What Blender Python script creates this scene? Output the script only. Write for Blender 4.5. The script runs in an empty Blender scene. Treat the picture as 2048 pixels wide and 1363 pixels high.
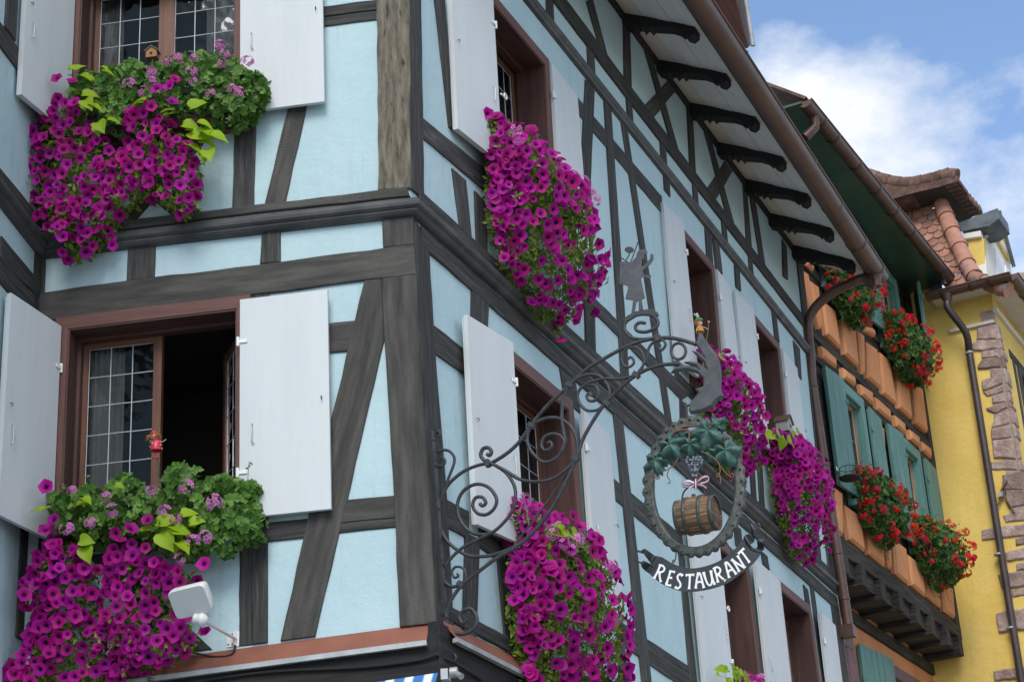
import bpy, math, random
from mathutils import Vector, Matrix, Quaternion
from mathutils.geometry import tessellate_polygon
random.seed(7)
SC = bpy.context.scene
COL = SC.collection
R = math.radians

# ------------------------------------------------------------------ camera
CX, CY, FPX = 1024.0, 681.5, 3900.0          # photograph 2048 px wide
PITCH, ROLL = 0.4145371, -0.0581653
sp, cp, sr, cr = math.sin(PITCH), math.cos(PITCH), math.sin(ROLL), math.cos(ROLL)
MW = Matrix(((cr, sr, 0), (-sr*sp, cr*sp, cp), (sr*cp, -cr*cp, sp)))   # camera (x right, y down, z fwd) -> world
CAM = Vector((0, 0, 1.65))
cd = bpy.data.cameras.new('camera'); cam = bpy.data.objects.new('camera', cd); COL.objects.link(cam)
cd.sensor_width = 36; cd.lens = FPX/2048*36; cd.clip_end = 3000; cd.clip_start = .1
rx, uy, bz = MW @ Vector((1, 0, 0)), MW @ Vector((0, -1, 0)), MW @ Vector((0, 0, -1))
cam.matrix_world = Matrix(((rx.x, uy.x, bz.x, CAM.x), (rx.y, uy.y, bz.y, CAM.y), (rx.z, uy.z, bz.z, CAM.z), (0, 0, 0, 1)))
SC.camera = cam

# ------------------------------------------------------------------ sky, sun, exposure
SUN_AZ, SUN_EL = 186.0, 42.0                # degrees, azimuth clockwise from the view direction
W = bpy.data.worlds.new('World'); SC.world = W; W.use_nodes = True
nt = W.node_tree; nt.nodes.clear()
def wn(t, **k):
    n = nt.nodes.new(t)
    for a, b in k.items(): setattr(n, a, b)
    return n
out = wn('ShaderNodeOutputWorld'); bg = wn('ShaderNodeBackground')
sky = wn('ShaderNodeTexSky', sky_type='NISHITA', sun_disc=False)
sky.sun_elevation = R(SUN_EL); sky.sun_rotation = R(SUN_AZ)
sky.altitude = 200; sky.air_density = 1.0; sky.dust_density = .6; sky.ozone_density = 2.2
tc = wn('ShaderNodeTexCoord'); mp = wn('ShaderNodeMapping')
mp.inputs['Location'].default_value = (-.186, -1.521, .263); mp.inputs['Scale'].default_value = (1.0, 1.0, 1.55)
n1 = wn('ShaderNodeTexNoise'); n1.inputs['Scale'].default_value = 2.3; n1.inputs['Detail'].default_value = 12; n1.inputs['Roughness'].default_value = .60
ramp = wn('ShaderNodeValToRGB'); ramp.color_ramp.elements[0].position = .455; ramp.color_ramp.elements[1].position = .56
mix = wn('ShaderNodeMixRGB'); mix.inputs[2].default_value = (7.6, 8.0, 8.6, 1)
n2 = wn('ShaderNodeTexNoise'); n2.inputs['Scale'].default_value = 5.5; n2.inputs['Detail'].default_value = 5
cm = wn('ShaderNodeMixRGB'); cm.inputs[1].default_value = (3.3, 3.6, 4.0, 1); cm.inputs[2].default_value = (4.9, 4.95, 5.05, 1)
L = nt.links.new
L(tc.outputs['Generated'], mp.inputs[0]); L(mp.outputs[0], n1.inputs['Vector']); L(mp.outputs[0], n2.inputs['Vector'])
L(n1.outputs['Fac'], ramp.inputs[0]); L(n2.outputs['Fac'], cm.inputs[0]); L(cm.outputs[0], mix.inputs[2])
L(ramp.outputs[0], mix.inputs[0]); L(sky.outputs[0], mix.inputs[1]); L(mix.outputs[0], bg.inputs[0]); L(bg.outputs[0], out.inputs[0])
bg.inputs[1].default_value = .084
sd_ = bpy.data.lights.new('sun', 'SUN'); sun = bpy.data.objects.new('sun', sd_); COL.objects.link(sun)
sd_.energy = 0.9; sd_.angle = R(30); sd_.color = (1, .94, .85)
to_sun = Vector((math.sin(R(SUN_AZ))*math.cos(R(SUN_EL)), math.cos(R(SUN_AZ))*math.cos(R(SUN_EL)), math.sin(R(SUN_EL))))
sun.rotation_euler = to_sun.to_track_quat('Z', 'Y').to_euler(); sun.location = (0, -5, 30)
SC.view_settings.view_transform = 'Standard'; SC.view_settings.look = 'None'; SC.view_settings.gamma = 1
SC.view_settings.exposure = 1.5

# ------------------------------------------------------------------ geometry helpers
def ray(x, y): return MW @ Vector((x-CX, y-CY, FPX))
def az(d): return Vector((math.sin(R(d)), math.cos(R(d)), 0))
UP = Vector((0, 0, 1))
class Pl:                                    # a facade plane: s along it, h up it, d out of it
    def __init__(s, o, sd, cdir=UP, flip=False):
        s.o = Vector(o); s.sd = Vector(sd).normalized(); n = s.sd.cross(cdir).normalized()
        if n.dot(CAM-s.o) < 0: n = -n
        if flip: n = -n
        s.n = n; s.hd = n.cross(s.sd).normalized()
        if s.hd.z < 0: s.hd = -s.hd
    def hit(s, x, y, d=0):
        r = ray(x, y); t = (s.o+s.n*d-CAM).dot(s.n)/r.dot(s.n); return CAM+r*t
    def px(s, x, y, d=0):
        q = s.hit(x, y, d)-s.o; return (q.dot(s.sd), q.dot(s.hd))
    def w(s, a, h, d=0): return s.o+s.sd*a+s.hd*h+s.n*d
def Z(ox, oy, sc):                           # enlarged-view pixel -> photograph pixel
    return lambda x, y: (ox+x/sc, oy+y/sc)

class MB:
    def __init__(s): s.v = []; s.f = []; s.uv = []; s.sm = []
    def quad(s, pts, uvs=None, smooth=False):
        b = len(s.v); s.v += [tuple(p) for p in pts]; s.f.append(tuple(range(b, b+len(pts))))
        s.uv.append(uvs or [(0, 0)]*len(pts)); s.sm.append(smooth)
    def grid(s, rows, smooth=True, close=False, uvf=None):    # rows of points -> shared quads
        b = len(s.v); m = len(rows[0])
        for r in rows: s.v += [tuple(p) for p in r]
        for i in range(len(rows)-1):
            for j in range(m if close else m-1):
                k = (j+1) % m
                s.f.append((b+i*m+j, b+i*m+k, b+(i+1)*m+k, b+(i+1)*m+j)); s.sm.append(smooth)
                if uvf: s.uv.append([uvf(i, j), uvf(i, j+1), uvf(i+1, j+1), uvf(i+1, j)])
                else: s.uv.append([(i, j), (i, j+1), (i+1, j+1), (i+1, j)])
    def ngon(s, pts, smooth=False):
        b = len(s.v); s.v += [tuple(p) for p in pts]; s.f.append(tuple(range(b, b+len(pts)))); s.uv.append([(0, 0)]*len(pts)); s.sm.append(smooth)
    def box(s, o, a, b, c):                  # corner o, edge vectors a, b, c ; uv along the longest edge
        o, a, b, c = Vector(o), Vector(a), Vector(b), Vector(c)
        if a.cross(b).dot(c) < 0: a, b = b, a
        P = lambda i, j, k: o+a*i+b*j+c*k
        la, lb, lc = a.length, b.length, c.length; off = random.random()*7
        mx = max(la, lb, lc)
        def uv(i, j, k):
            if mx == la: return (i*la+off, j*lb+k*lc+off)
            if mx == lb: return (j*lb+off, i*la+k*lc+off)
            return (k*lc+off, i*la+j*lb+off)
        for F in (((0,0,0),(0,1,0),(1,1,0),(1,0,0)), ((0,0,1),(1,0,1),(1,1,1),(0,1,1)), ((0,0,0),(1,0,0),(1,0,1),(0,0,1)),
                  ((0,1,0),(0,1,1),(1,1,1),(1,1,0)), ((0,0,0),(0,0,1),(0,1,1),(0,1,0)), ((1,0,0),(1,1,0),(1,1,1),(1,0,1))):
            s.quad([P(*q) for q in F], [uv(*q) for q in F])
    def tube(s, path, r, n=8, cap=True, flat=None, smooth=True):
        path = [Vector(p) for p in path]; rows = []; prev = None; ln = 0
        for i, p in enumerate(path):
            t = (path[min(i+1, len(path)-1)]-path[max(i-1, 0)])
            if t.length < 1e-9: t = Vector((0, 0, 1))
            t.normalize()
            if flat is not None: e1 = Vector(flat)
            elif prev is None: e1 = t.orthogonal()
            else: e1 = prev-t*prev.dot(t)
            e1 = (e1-t*e1.dot(t)).normalized(); prev = e1; e2 = t.cross(e1)
            rr = r(i/(len(path)-1)) if callable(r) else r
            rows.append([p+(e1*math.cos(2*math.pi*k/n)+e2*math.sin(2*math.pi*k/n))*rr for k in range(n)])
        s.grid(rows, smooth, True, lambda i, j: (i*.1, j/n))
        if cap: s.ngon(rows[0][::-1]); s.ngon(rows[-1])
    def ball(s, c, r, n=8, m=5, sc=(1, 1, 1)):
        c = Vector(c); rows = []
        for i in range(m+1):
            a = math.pi*i/m
            rows.append([c+Vector((sc[0]*r*math.sin(a)*math.cos(2*math.pi*k/n), sc[1]*r*math.sin(a)*math.sin(2*math.pi*k/n), sc[2]*r*math.cos(a))) for k in range(n)])
        s.grid(rows, True, True)
    def prism(s, pl, pts, d0, d1, ch=.004, jit=0, step=.13, back=False):
        # polygon (s,h) on a plane, extruded d0..d1 with a chamfered front edge
        ar = sum(pts[i][0]*pts[(i+1) % len(pts)][1]-pts[(i+1) % len(pts)][0]*pts[i][1] for i in range(len(pts)))
        if ar < 0: pts = pts[::-1]
        le = max(range(len(pts)), key=lambda i: math.dist(pts[i], pts[(i+1) % len(pts)]))
        ax = (pts[(le+1) % len(pts)][0]-pts[le][0], pts[(le+1) % len(pts)][1]-pts[le][1]); ll = math.hypot(*ax) or 1; ax = (ax[0]/ll, ax[1]/ll)
        o = pts[le]; off = random.random()*20
        Q = []
        for i in range(len(pts)):
            p, q = pts[i], pts[(i+1) % len(pts)]; dl = math.dist(p, q); k = max(1, int(dl/step)) if jit else 1
            nx, ny = (q[1]-p[1])/(dl or 1), -(q[0]-p[0])/(dl or 1)
            for j in range(k):
                t = j/k; e = random.uniform(-jit, jit) if j else 0
                Q.append((p[0]+(q[0]-p[0])*t+nx*e, p[1]+(q[1]-p[1])*t+ny*e))
        n = len(Q); inn = []
        for i in range(n):
            a, b, c = Q[i-1], Q[i], Q[(i+1) % n]
            e1 = Vector((b[0]-a[0], b[1]-a[1])); e2 = Vector((c[0]-b[0], c[1]-b[1]))
            if e1.length < 1e-9 or e2.length < 1e-9: inn.append(b); continue
            e1.normalize(); e2.normalize(); m = Vector((-e1.y-e2.y, e1.x+e2.x))
            m = m/max(.35, (1+e1.dot(e2)))
            inn.append((b[0]+m.x*ch, b[1]+m.y*ch))
        uv = lambda p, d=0: ((p[0]-o[0])*ax[0]+(p[1]-o[1])*ax[1]+off, -(p[0]-o[0])*ax[1]+(p[1]-o[1])*ax[0]+d+off)
        w = pl.w
        for i in range(n):
            j = (i+1) % n
            s.quad([w(*Q[i], d0), w(*Q[j], d0), w(*Q[j], d1-ch), w(*Q[i], d1-ch)], [uv(Q[i], d0), uv(Q[j], d0), uv(Q[j], d1), uv(Q[i], d1)])
            s.quad([w(*Q[i], d1-ch), w(*Q[j], d1-ch), w(*inn[j], d1), w(*inn[i], d1)], [uv(Q[i]), uv(Q[j]), uv(inn[j]), uv(inn[i])])
        for t in tessellate_polygon([[Vector((p[0], p[1], 0)) for p in inn]]):
            s.quad([w(*inn[k], d1) for k in t], [uv(inn[k]) for k in t])
            if back: s.quad([w(*Q[k], d0) for k in reversed(t)], [uv(Q[k]) for k in reversed(t)])
    def sheet(s, pl, outer, holes=(), d=0):
        loops = [[Vector((a, b, 0)) for a, b in outer]]+[[Vector((a, b, 0)) for a, b in h] for h in holes]
        flat = [p for l in loops for p in l]
        for t in tessellate_polygon(loops):
            s.quad([pl.w(flat[k].x, flat[k].y, d) for k in t], [(flat[k].x, flat[k].y) for k in t])

WL = {}
ME_CACHE = {}
def mesh_of(mb, name, mat, origin):
    me = bpy.data.meshes.new(name)
    me.from_pydata([(v[0]-origin[0], v[1]-origin[1], v[2]-origin[2]) for v in mb.v], [], mb.f)
    uvl = me.uv_layers.new(name='UVMap')
    flat = [c for f in mb.uv for u in f for c in u]
    uvl.data.foreach_set('uv', flat)
    me.polygons.foreach_set('use_smooth', mb.sm)
    for m in (mat if isinstance(mat, (list, tuple)) else [mat]): me.materials.append(m)
    return me
def tag(o, label=None, cat=None, group=None, kind=None):
    if label: o['label'] = label
    if cat: o['category'] = cat
    if group: o['group'] = group
    if kind: o['kind'] = kind
    return o
def link(o, loc, parent=None):
    COL.objects.link(o); WL[o] = Vector(loc)
    if parent is not None: o.parent = parent; o.location = WL[o]-WL[parent]
    else: o.location = WL[o]
    return o
def add(name, mb, mat, parent=None, origin=None, **k):
    xs = list(zip(*mb.v))
    c = origin if origin is not None else Vector([(min(a)+max(a))/2 for a in xs])
    o = bpy.data.objects.new(name, mesh_of(mb, name, mat, c))
    link(o, c, parent); tag(o, **k); return o
def empty(name, loc, label=None, cat=None, group=None):
    o = bpy.data.objects.new(name, None); o.empty_display_size = .1
    link(o, loc); return tag(o, label, cat, group)
def inst(name, me, loc, parent, quat=None, scale=1):
    o = bpy.data.objects.new(name, me); link(o, loc, parent)
    if quat is not None: o.rotation_mode = 'QUATERNION'; o.rotation_quaternion = quat
    o.scale = (scale,)*3 if not isinstance(scale, tuple) else scale
    return o
def spline(pts, k=6):                        # Catmull-Rom through 2D or 3D points
    P = [Vector(p) for p in pts]; o = []
    for i in range(len(P)-1):
        a, b, c, d = P[max(i-1, 0)], P[i], P[i+1], P[min(i+2, len(P)-1)]
        for j in range(k):
            t = j/k; o.append(.5*((2*b)+(c-a)*t+(2*a-5*b+4*c-d)*t*t+(3*b-a-3*c+d)*t**3))
    return o+[P[-1]]

# ------------------------------------------------------------------ materials
def newmat(name):
    m = bpy.data.materials.new(name); m.use_nodes = True; m.node_tree.nodes.clear(); return m
class NT:
    def __init__(s, m): s.t = m.node_tree
    def n(s, typ, ins=None, **k):
        x = s.t.nodes.new(typ)
        for a, b in k.items(): setattr(x, a, b)
        for a, b in (ins or {}).items():
            if isinstance(b, bpy.types.NodeSocket): s.t.links.new(b, x.inputs[a])
            else: x.inputs[a].default_value = b
        return x
def c4(c): return (c[0], c[1], c[2], 1)
def mk(name, c1, c2=None, c3=None, coord='Object', stretch=(1, 1, 1), scale=3, rough=.8, bump=.3, bscale=40, bdist=.01, detail=6,
       metal=0, spec=.4, vary=.0, spots=None, spot_scale=18, spot_at=.66, fine=None):
    m = newmat(name); T = NT(m)
    o = T.n('ShaderNodeOutputMaterial'); p = T.n('ShaderNodeBsdfPrincipled', {'Roughness': rough, 'Metallic': metal, 'Specular IOR Level': spec})
    T.t.links.new(p.outputs[0], o.inputs[0])
    tc = T.n('ShaderNodeTexCoord'); oi = T.n('ShaderNodeObjectInfo')
    mp = T.n('ShaderNodeMapping', {'Vector': tc.outputs[coord], 'Scale': stretch})
    rnd = T.n('ShaderNodeVectorMath', {0: mp.outputs[0]}, operation='ADD')
    sc = T.n('ShaderNodeMath', {0: oi.outputs['Random'], 1: 37.0}, operation='MULTIPLY'); T.t.links.new(sc.outputs[0], rnd.inputs[1])
    nz = T.n('ShaderNodeTexNoise', {'Vector': rnd.outputs[0], 'Scale': scale, 'Detail': detail, 'Roughness': .6})
    rp = T.n('ShaderNodeValToRGB', {0: nz.outputs['Fac']})
    e = rp.color_ramp.elements; e[0].position = .36; e[1].position = .64
    e[0].color = c4(c1); e[1].color = c4(c2 or c1)
    if c3: x = e.new(.5); x.color = c4(c3)
    colr = rp.outputs[0]
    if spots:
        ns = T.n('ShaderNodeTexNoise', {'Vector': rnd.outputs[0], 'Scale': spot_scale, 'Detail': 3})
        rs = T.n('ShaderNodeValToRGB', {0: ns.outputs['Fac']}); rs.color_ramp.elements[0].position = spot_at; rs.color_ramp.elements[1].position = min(1, spot_at+.08)
        mx = T.n('ShaderNodeMixRGB', {0: rs.outputs[0], 1: colr, 2: c4(spots)}); colr = mx.outputs[0]
    if vary:
        hv = T.n('ShaderNodeHueSaturation', {'Color': colr})
        mr = T.n('ShaderNodeMapRange', {'Value': oi.outputs['Random'], 'To Min': 1-vary, 'To Max': 1+vary}); T.t.links.new(mr.outputs[0], hv.inputs['Value'])
        colr = hv.outputs[0]
    T.t.links.new(colr, p.inputs['Base Color'])
    if bump:
        nb = T.n('ShaderNodeTexNoise', {'Vector': rnd.outputs[0], 'Scale': bscale, 'Detail': 5, 'Roughness': .65})
        bh = nb.outputs['Fac']
        if fine:
            wv = T.n('ShaderNodeTexWave', {'Vector': T.n('ShaderNodeTexCoord').outputs[coord], 'Scale': fine[0], 'Distortion': fine[1], 'Detail': 2}, bands_direction=fine[2])
            ad = T.n('ShaderNodeMath', {0: wv.outputs['Fac'], 1: fine[3]}, operation='MULTIPLY')
            bh = T.n('ShaderNodeMath', {0: bh, 1: ad.outputs[0]}, operation='ADD').outputs[0]
        b = T.n('ShaderNodeBump', {'Height': bh, 'Strength': bump, 'Distance': bdist}); T.t.links.new(b.outputs[0], p.inputs['Normal'])
    return m
def flat(name, c, rough=.6, metal=0, spec=.5, trans=0):
    m = newmat(name); T = NT(m)
    o = T.n('ShaderNodeOutputMaterial'); p = T.n('ShaderNodeBsdfPrincipled', {'Base Color': c4(c), 'Roughness': rough, 'Metallic': metal, 'Specular IOR Level': spec})
    if trans:
        tr = T.n('ShaderNodeBsdfTranslucent', {'Color': c4(c)}); mx = T.n('ShaderNodeMixShader', {0: trans, 1: p.outputs[0], 2: tr.outputs[0]})
        T.t.links.new(mx.outputs[0], o.inputs[0])
    else: T.t.links.new(p.outputs[0], o.inputs[0])
    return m
def plaster(name, c1, c2, stain, bump=.35):
    m = newmat(name); T = NT(m)
    o = T.n('ShaderNodeOutputMaterial'); p = T.n('ShaderNodeBsdfPrincipled', {'Roughness': .88, 'Specular IOR Level': .25}); T.t.links.new(p.outputs[0], o.inputs[0])
    tc = T.n('ShaderNodeTexCoord'); v = tc.outputs['Object']
    a = T.n('ShaderNodeTexNoise', {'Vector': v, 'Scale': 1.7, 'Detail': 7, 'Roughness': .6})
    ra = T.n('ShaderNodeValToRGB', {0: a.outputs['Fac']}); e = ra.color_ramp.elements; e[0].position = .34; e[1].position = .66; e[0].color = c4(c1); e[1].color = c4(c2)
    ms = T.n('ShaderNodeMapping', {'Vector': v, 'Scale': (7, 7, .7)})
    s_ = T.n('ShaderNodeTexNoise', {'Vector': ms.outputs[0], 'Scale': 1.6, 'Detail': 6, 'Roughness': .65})
    rs = T.n('ShaderNodeValToRGB', {0: s_.outputs['Fac']}); rs.color_ramp.elements[0].position = .56; rs.color_ramp.elements[1].position = .8; rs.color_ramp.elements[1].color = (.75, .75, .75, 1)
    mx = T.n('ShaderNodeMixRGB', {0: rs.outputs[0], 1: ra.outputs[0], 2: c4(stain)})
    T.t.links.new(mx.outputs[0], p.inputs['Base Color'])
    b1 = T.n('ShaderNodeTexNoise', {'Vector': v, 'Scale': 130, 'Detail': 3}); b2 = T.n('ShaderNodeTexNoise', {'Vector': v, 'Scale': 14, 'Detail': 4})
    ad = T.n('ShaderNodeMath', {0: b1.outputs['Fac'], 1: .45}, operation='MULTIPLY'); su = T.n('ShaderNodeMath', {0: ad.outputs[0], 1: b2.outputs['Fac']}, operation='ADD')
    b = T.n('ShaderNodeBump', {'Height': su.outputs[0], 'Strength': bump, 'Distance': .02}); T.t.links.new(b.outputs[0], p.inputs['Normal'])
    return m
def glassmat():
    m = newmat('window_glass'); T = NT(m)
    o = T.n('ShaderNodeOutputMaterial'); tr = T.n('ShaderNodeBsdfTransparent', {'Color': (.72, .76, .76, 1)})
    tc = T.n('ShaderNodeTexCoord'); nz = T.n('ShaderNodeTexNoise', {'Vector': tc.outputs['Object'], 'Scale': 9, 'Detail': 1}); b = T.n('ShaderNodeBump', {'Height': nz.outputs['Fac'], 'Strength': .25, 'Distance': .02})
    gl = T.n('ShaderNodeBsdfGlossy', {'Roughness': .06, 'Color': (.9, .93, 1, 1), 'Normal': b.outputs[0]}); fr = T.n('ShaderNodeFresnel', {'IOR': 1.62, 'Normal': b.outputs[0]})
    mx = T.n('ShaderNodeMixShader', {0: fr.outputs[0], 1: tr.outputs[0], 2: gl.outputs[0]}); T.t.links.new(mx.outputs[0], o.inputs[0]); return m
def bloommat(name, stops, v1=.9, v2=1.12, h=.03):
    m = newmat(name); T = NT(m)
    o = T.n('ShaderNodeOutputMaterial'); p = T.n('ShaderNodeBsdfPrincipled', {'Roughness': .55, 'Specular IOR Level': .2})
    uv = T.n('ShaderNodeUVMap'); sx = T.n('ShaderNodeSeparateXYZ', {0: uv.outputs[0]}); oi = T.n('ShaderNodeObjectInfo')
    rp = T.n('ShaderNodeValToRGB', {0: sx.outputs['Y']}); e = rp.color_ramp.elements
    e[0].position, e[0].color = stops[0][0], c4(stops[0][1]); e[1].position, e[1].color = stops[-1][0], c4(stops[-1][1])
    for q in stops[1:-1]: x = e.new(q[0]); x.color = c4(q[1])
    hv = T.n('ShaderNodeHueSaturation', {'Color': rp.outputs[0]})
    a = T.n('ShaderNodeMapRange', {'Value': oi.outputs['Random'], 'To Min': .5-h, 'To Max': .5+h}); T.t.links.new(a.outputs[0], hv.inputs['Hue'])
    f = T.n('ShaderNodeMath', {0: oi.outputs['Random'], 1: 7.31}, operation='MULTIPLY'); f2 = T.n('ShaderNodeMath', {0: f.outputs[0]}, operation='FRACT')
    b = T.n('ShaderNodeMapRange', {'Value': f2.outputs[0], 'To Min': v1, 'To Max': v2}); T.t.links.new(b.outputs[0], hv.inputs['Value'])
    tr = T.n('ShaderNodeBsdfTranslucent', {'Color': hv.outputs[0]}); T.t.links.new(hv.outputs[0], p.inputs['Base Color'])
    mx = T.n('ShaderNodeMixShader', {0: .3, 1: p.outputs[0], 2: tr.outputs[0]}); T.t.links.new(mx.outputs[0], o.inputs[0]); return m
def leafmat(name, c1, c2, tr_=.35):
    m = newmat(name); T = NT(m)
    o = T.n('ShaderNodeOutputMaterial'); p = T.n('ShaderNodeBsdfPrincipled', {'Roughness': .5, 'Specular IOR Level': .3})
    uv = T.n('ShaderNodeUVMap'); sx = T.n('ShaderNodeSeparateXYZ', {0: uv.outputs[0]})     # u = per-leaf random
    rp = T.n('ShaderNodeMixRGB', {0: sx.outputs['X'], 1: c4(c1), 2: c4(c2)})
    T.t.links.new(rp.outputs[0], p.inputs['Base Color']); tr = T.n('ShaderNodeBsdfTranslucent', {'Color': rp.outputs[0]})
    mx = T.n('ShaderNodeMixShader', {0: tr_, 1: p.outputs[0], 2: tr.outputs[0]}); T.t.links.new(mx.outputs[0], o.inputs[0]); return m

G = {}
G['blue'] = plaster('blue_plaster', (.405, .555, .60), (.455, .605, .645), (.31, .44, .49))
G['timber'] = mk('dark_timber', (.028, .029, .030), (.074, .073, .070), (.046, .046, .045), coord='UV', stretch=(1.2, 16, 1), scale=2.2, rough=.82, bump=.55, bscale=5, bdist=.02, vary=.22, spots=(.16, .155, .14), spot_scale=3.5, spot_at=.70, spec=.3)
G['comb'] = mk('combed_timber', (.046, .046, .043), (.098, .095, .086), (.068, .067, .061), coord='UV', stretch=(1.2, 9, 1), scale=1.6, rough=.85, bump=.5, bscale=6, bdist=.012, vary=.08, spots=(.22, .21, .19), spot_scale=2.2, spot_at=.71, spec=.25, fine=(30, 1.2, 'X', .35))
G['oldpost'] = mk('weathered_oak', (.105, .094, .074), (.235, .21, .165), (.165, .148, .116), coord='UV', stretch=(2.0, 13, 1), scale=2.2, rough=.9, bump=.9, bscale=3.5, bdist=.03, spots=(.05, .042, .032), spot_scale=3.6, spot_at=.62, spec=.2)
G['black'] = mk('black_timber', (.014, .014, .015), (.03, .03, .03), coord='UV', stretch=(1, 14, 1), scale=2, rough=.8, bump=.4, bscale=5, spec=.25)
G['mould'] = mk('moulding_paint', (.035, .037, .04), (.075, .076, .076), scale=5, rough=.55, bump=.25, bscale=30, spots=(.3, .3, .29), spot_scale=9, spot_at=.74, spec=.4)
G['white'] = mk('white_shutter_paint', (.535, .575, .595), (.575, .61, .63), coord='Object', stretch=(7, 7, .8), scale=1.0, rough=.6, bump=.14, bscale=9, spots=(.44, .45, .46), spot_scale=5, spot_at=.77, vary=.03)
G['brown'] = mk('brown_frame', (.055, .026, .022), (.092, .042, .035), coord='UV', stretch=(1, 10, 1), scale=2, rough=.55, bump=.2, bscale=6, vary=.08)
G['casing'] = mk('red_brown_casing', (.105, .046, .038), (.145, .066, .053), coord='UV', stretch=(1, 10, 1), scale=2, rough=.65, bump=.25, bscale=6, vary=.08)
G['sash'] = mk('sash_wood', (.105, .042, .024), (.165, .07, .04), coord='UV', stretch=(1, 14, 1), scale=2, rough=.45, bump=.15, bscale=6)
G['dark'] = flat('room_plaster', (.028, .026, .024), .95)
G['lead'] = flat('lead', (.42, .45, .47), .45, .3)
G['glass'] = glassmat()
G['iron'] = mk('wrought_iron', (.022, .025, .029), (.042, .047, .053), scale=25, rough=.5, bump=.3, bscale=90, bdist=.004, metal=0, spec=.45)
G['sheetiron'] = mk('painted_sheet_iron', (.050, .056, .062), (.078, .085, .092), scale=14, rough=.5, bump=.25, bscale=60, bdist=.004, spots=(.10, .075, .05), spot_scale=30, spot_at=.74)
G['steel'] = flat('steel', (.5, .5, .5), .4, .8)
G['wpaint'] = flat('white_metal', (.75, .76, .77), .4)
G['copper'] = mk('brown_gutter', (.085, .046, .036), (.12, .066, .05), scale=3, rough=.42, bump=.04, bscale=20, metal=.25, spec=.5)
G['rust'] = mk('rust_flashing', (.19, .065, .042), (.25, .095, .06), scale=3, rough=.7, bump=.1, bscale=15)
G['zinc'] = mk('zinc', (.30, .32, .33), (.42, .44, .45), scale=6, rough=.5, bump=.1, bscale=30, metal=.4)
G['soffit'] = mk('white_soffit', (.60, .63, .64), (.68, .70, .71), scale=2, rough=.8, bump=.05, spots=(.45, .44, .42), spot_scale=6, spot_at=.74)
G['cove'] = mk('cream_cove', (.58, .53, .46), (.64, .59, .52), scale=3, rough=.9, bump=.1)
G['ground'] = mk('paving', (.25, .23, .20), (.33, .305, .27), scale=6, rough=.9, bump=.3)
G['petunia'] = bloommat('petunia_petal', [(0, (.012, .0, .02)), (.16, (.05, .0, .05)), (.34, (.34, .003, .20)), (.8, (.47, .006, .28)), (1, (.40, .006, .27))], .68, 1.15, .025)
G['geranium'] = bloommat('pink_geranium_petal', [(0, (.35, .03, .22)), (.4, (.62, .16, .48)), (1, (.74, .32, .62))], .9, 1.1, .015)
G['redgeranium'] = bloommat('red_geranium_petal', [(0, (.30, .004, .012)), (.4, (.62, .01, .018)), (1, (.68, .02, .03))], .85, 1.12, .012)
G['pleaf'] = leafmat('petunia_leaf', (.09, .15, .02), (.27, .36, .06))
G['gleaf'] = leafmat('geranium_leaf', (.04, .12, .02), (.17, .33, .06), .28)
G['rleaf'] = leafmat('balcony_geranium_leaf', (.022, .075, .02), (.11, .22, .045), .25)
G['lime'] = leafmat('lime_leaf', (.26, .42, .012), (.38, .55, .03), .4)
G['stem'] = flat('stem', (.10, .16, .04), .7)
G['terracotta'] = flat('planter_brown', (.06, .028, .02), .7)

# ------------------------------------------------------------------ the facade planes
o_ = CAM+ray(824, 440)*(12.3/FPX)
AZA, AZB = 98.10, 22.87
A = Pl(o_, az(AZA))
c_top, c_mid, c_lo, c_bot = A.hit(815, 0), A.hit(820, 394), A.hit(824, 440), A.hit(868, 1245)
BU = Pl(c_mid, az(AZB), c_mid-c_top); BL = Pl(c_lo, az(AZB), c_lo-c_bot)
LW = Pl(A.hit(82, 500), az(187.0))           # the return wall, towards the street

# ------------------------------------------------------------------ ground
gm = MB(); gm.quad([(-400, -400, 0), (400, -400, 0), (400, 400, 0), (-400, 400, 0)])
add('ground', gm, G['ground'], kind='structure')

# ------------------------------------------------------------------ blue half-timbered house
HB = empty('half_timbered_house', (c_lo.x, c_lo.y, 0), 'blue plastered corner house with dark timber frame and white shutters', 'house')
zA = -A.o.z; zB = -BL.o.z
# clear window openings (s0, s1, h0, h1)
AW = {'low': (-2.24, -1.13, -1.80, -.48), 'up': (-2.25, -1.15, .86, 2.18)}
BW = {'w1': (1.30, 2.33, .78, 2.23), 'w2': (5.55, 6.34, .72, 2.14), 'w3': (7.65, 8.46, .72, 2.12)}
LWIN = {'l1': (1.16, 2.40, -1.86, -.47), 'l2': (5.52, 6.52, -1.95, -.60), 'l3': (7.62, 8.58, -1.95, -.52)}
rect = lambda q: [(q[0], q[2]), (q[1], q[2]), (q[1], q[3]), (q[0], q[3])]
m = MB()
ct, cmid, cl, cb = [A.px(*p) for p in ((815, 0), (820, 394), (824, 440), (868, 1245))]
m.sheet(A, [(-2.46, zA), (cb[0], zA), cb, cl, cmid, ct, (ct[0]+.03, 4.2), (-2.46, 4.2)], [rect(q) for q in AW.values()])
add('wall', m, G['blue'], HB)
m = MB(); m.sheet(BU, [(0, 0), (10.0, 0), (10.0, 4.1), (0, 4.1)], [rect(q) for q in BW.values()])
add('wall', m, G['blue'], HB)
m = MB(); m.sheet(BL, [(0, zB), (10.0, zB), (10.0, .02), (0, .02)], [rect(q) for q in LWIN.values()])
add('wall', m, G['blue'], HB)
m = MB(); m.sheet(LW, [(0, zA), (6, zA), (6, 4.2), (0, 4.2)]); add('wall', m, G['blue'], HB)
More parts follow.
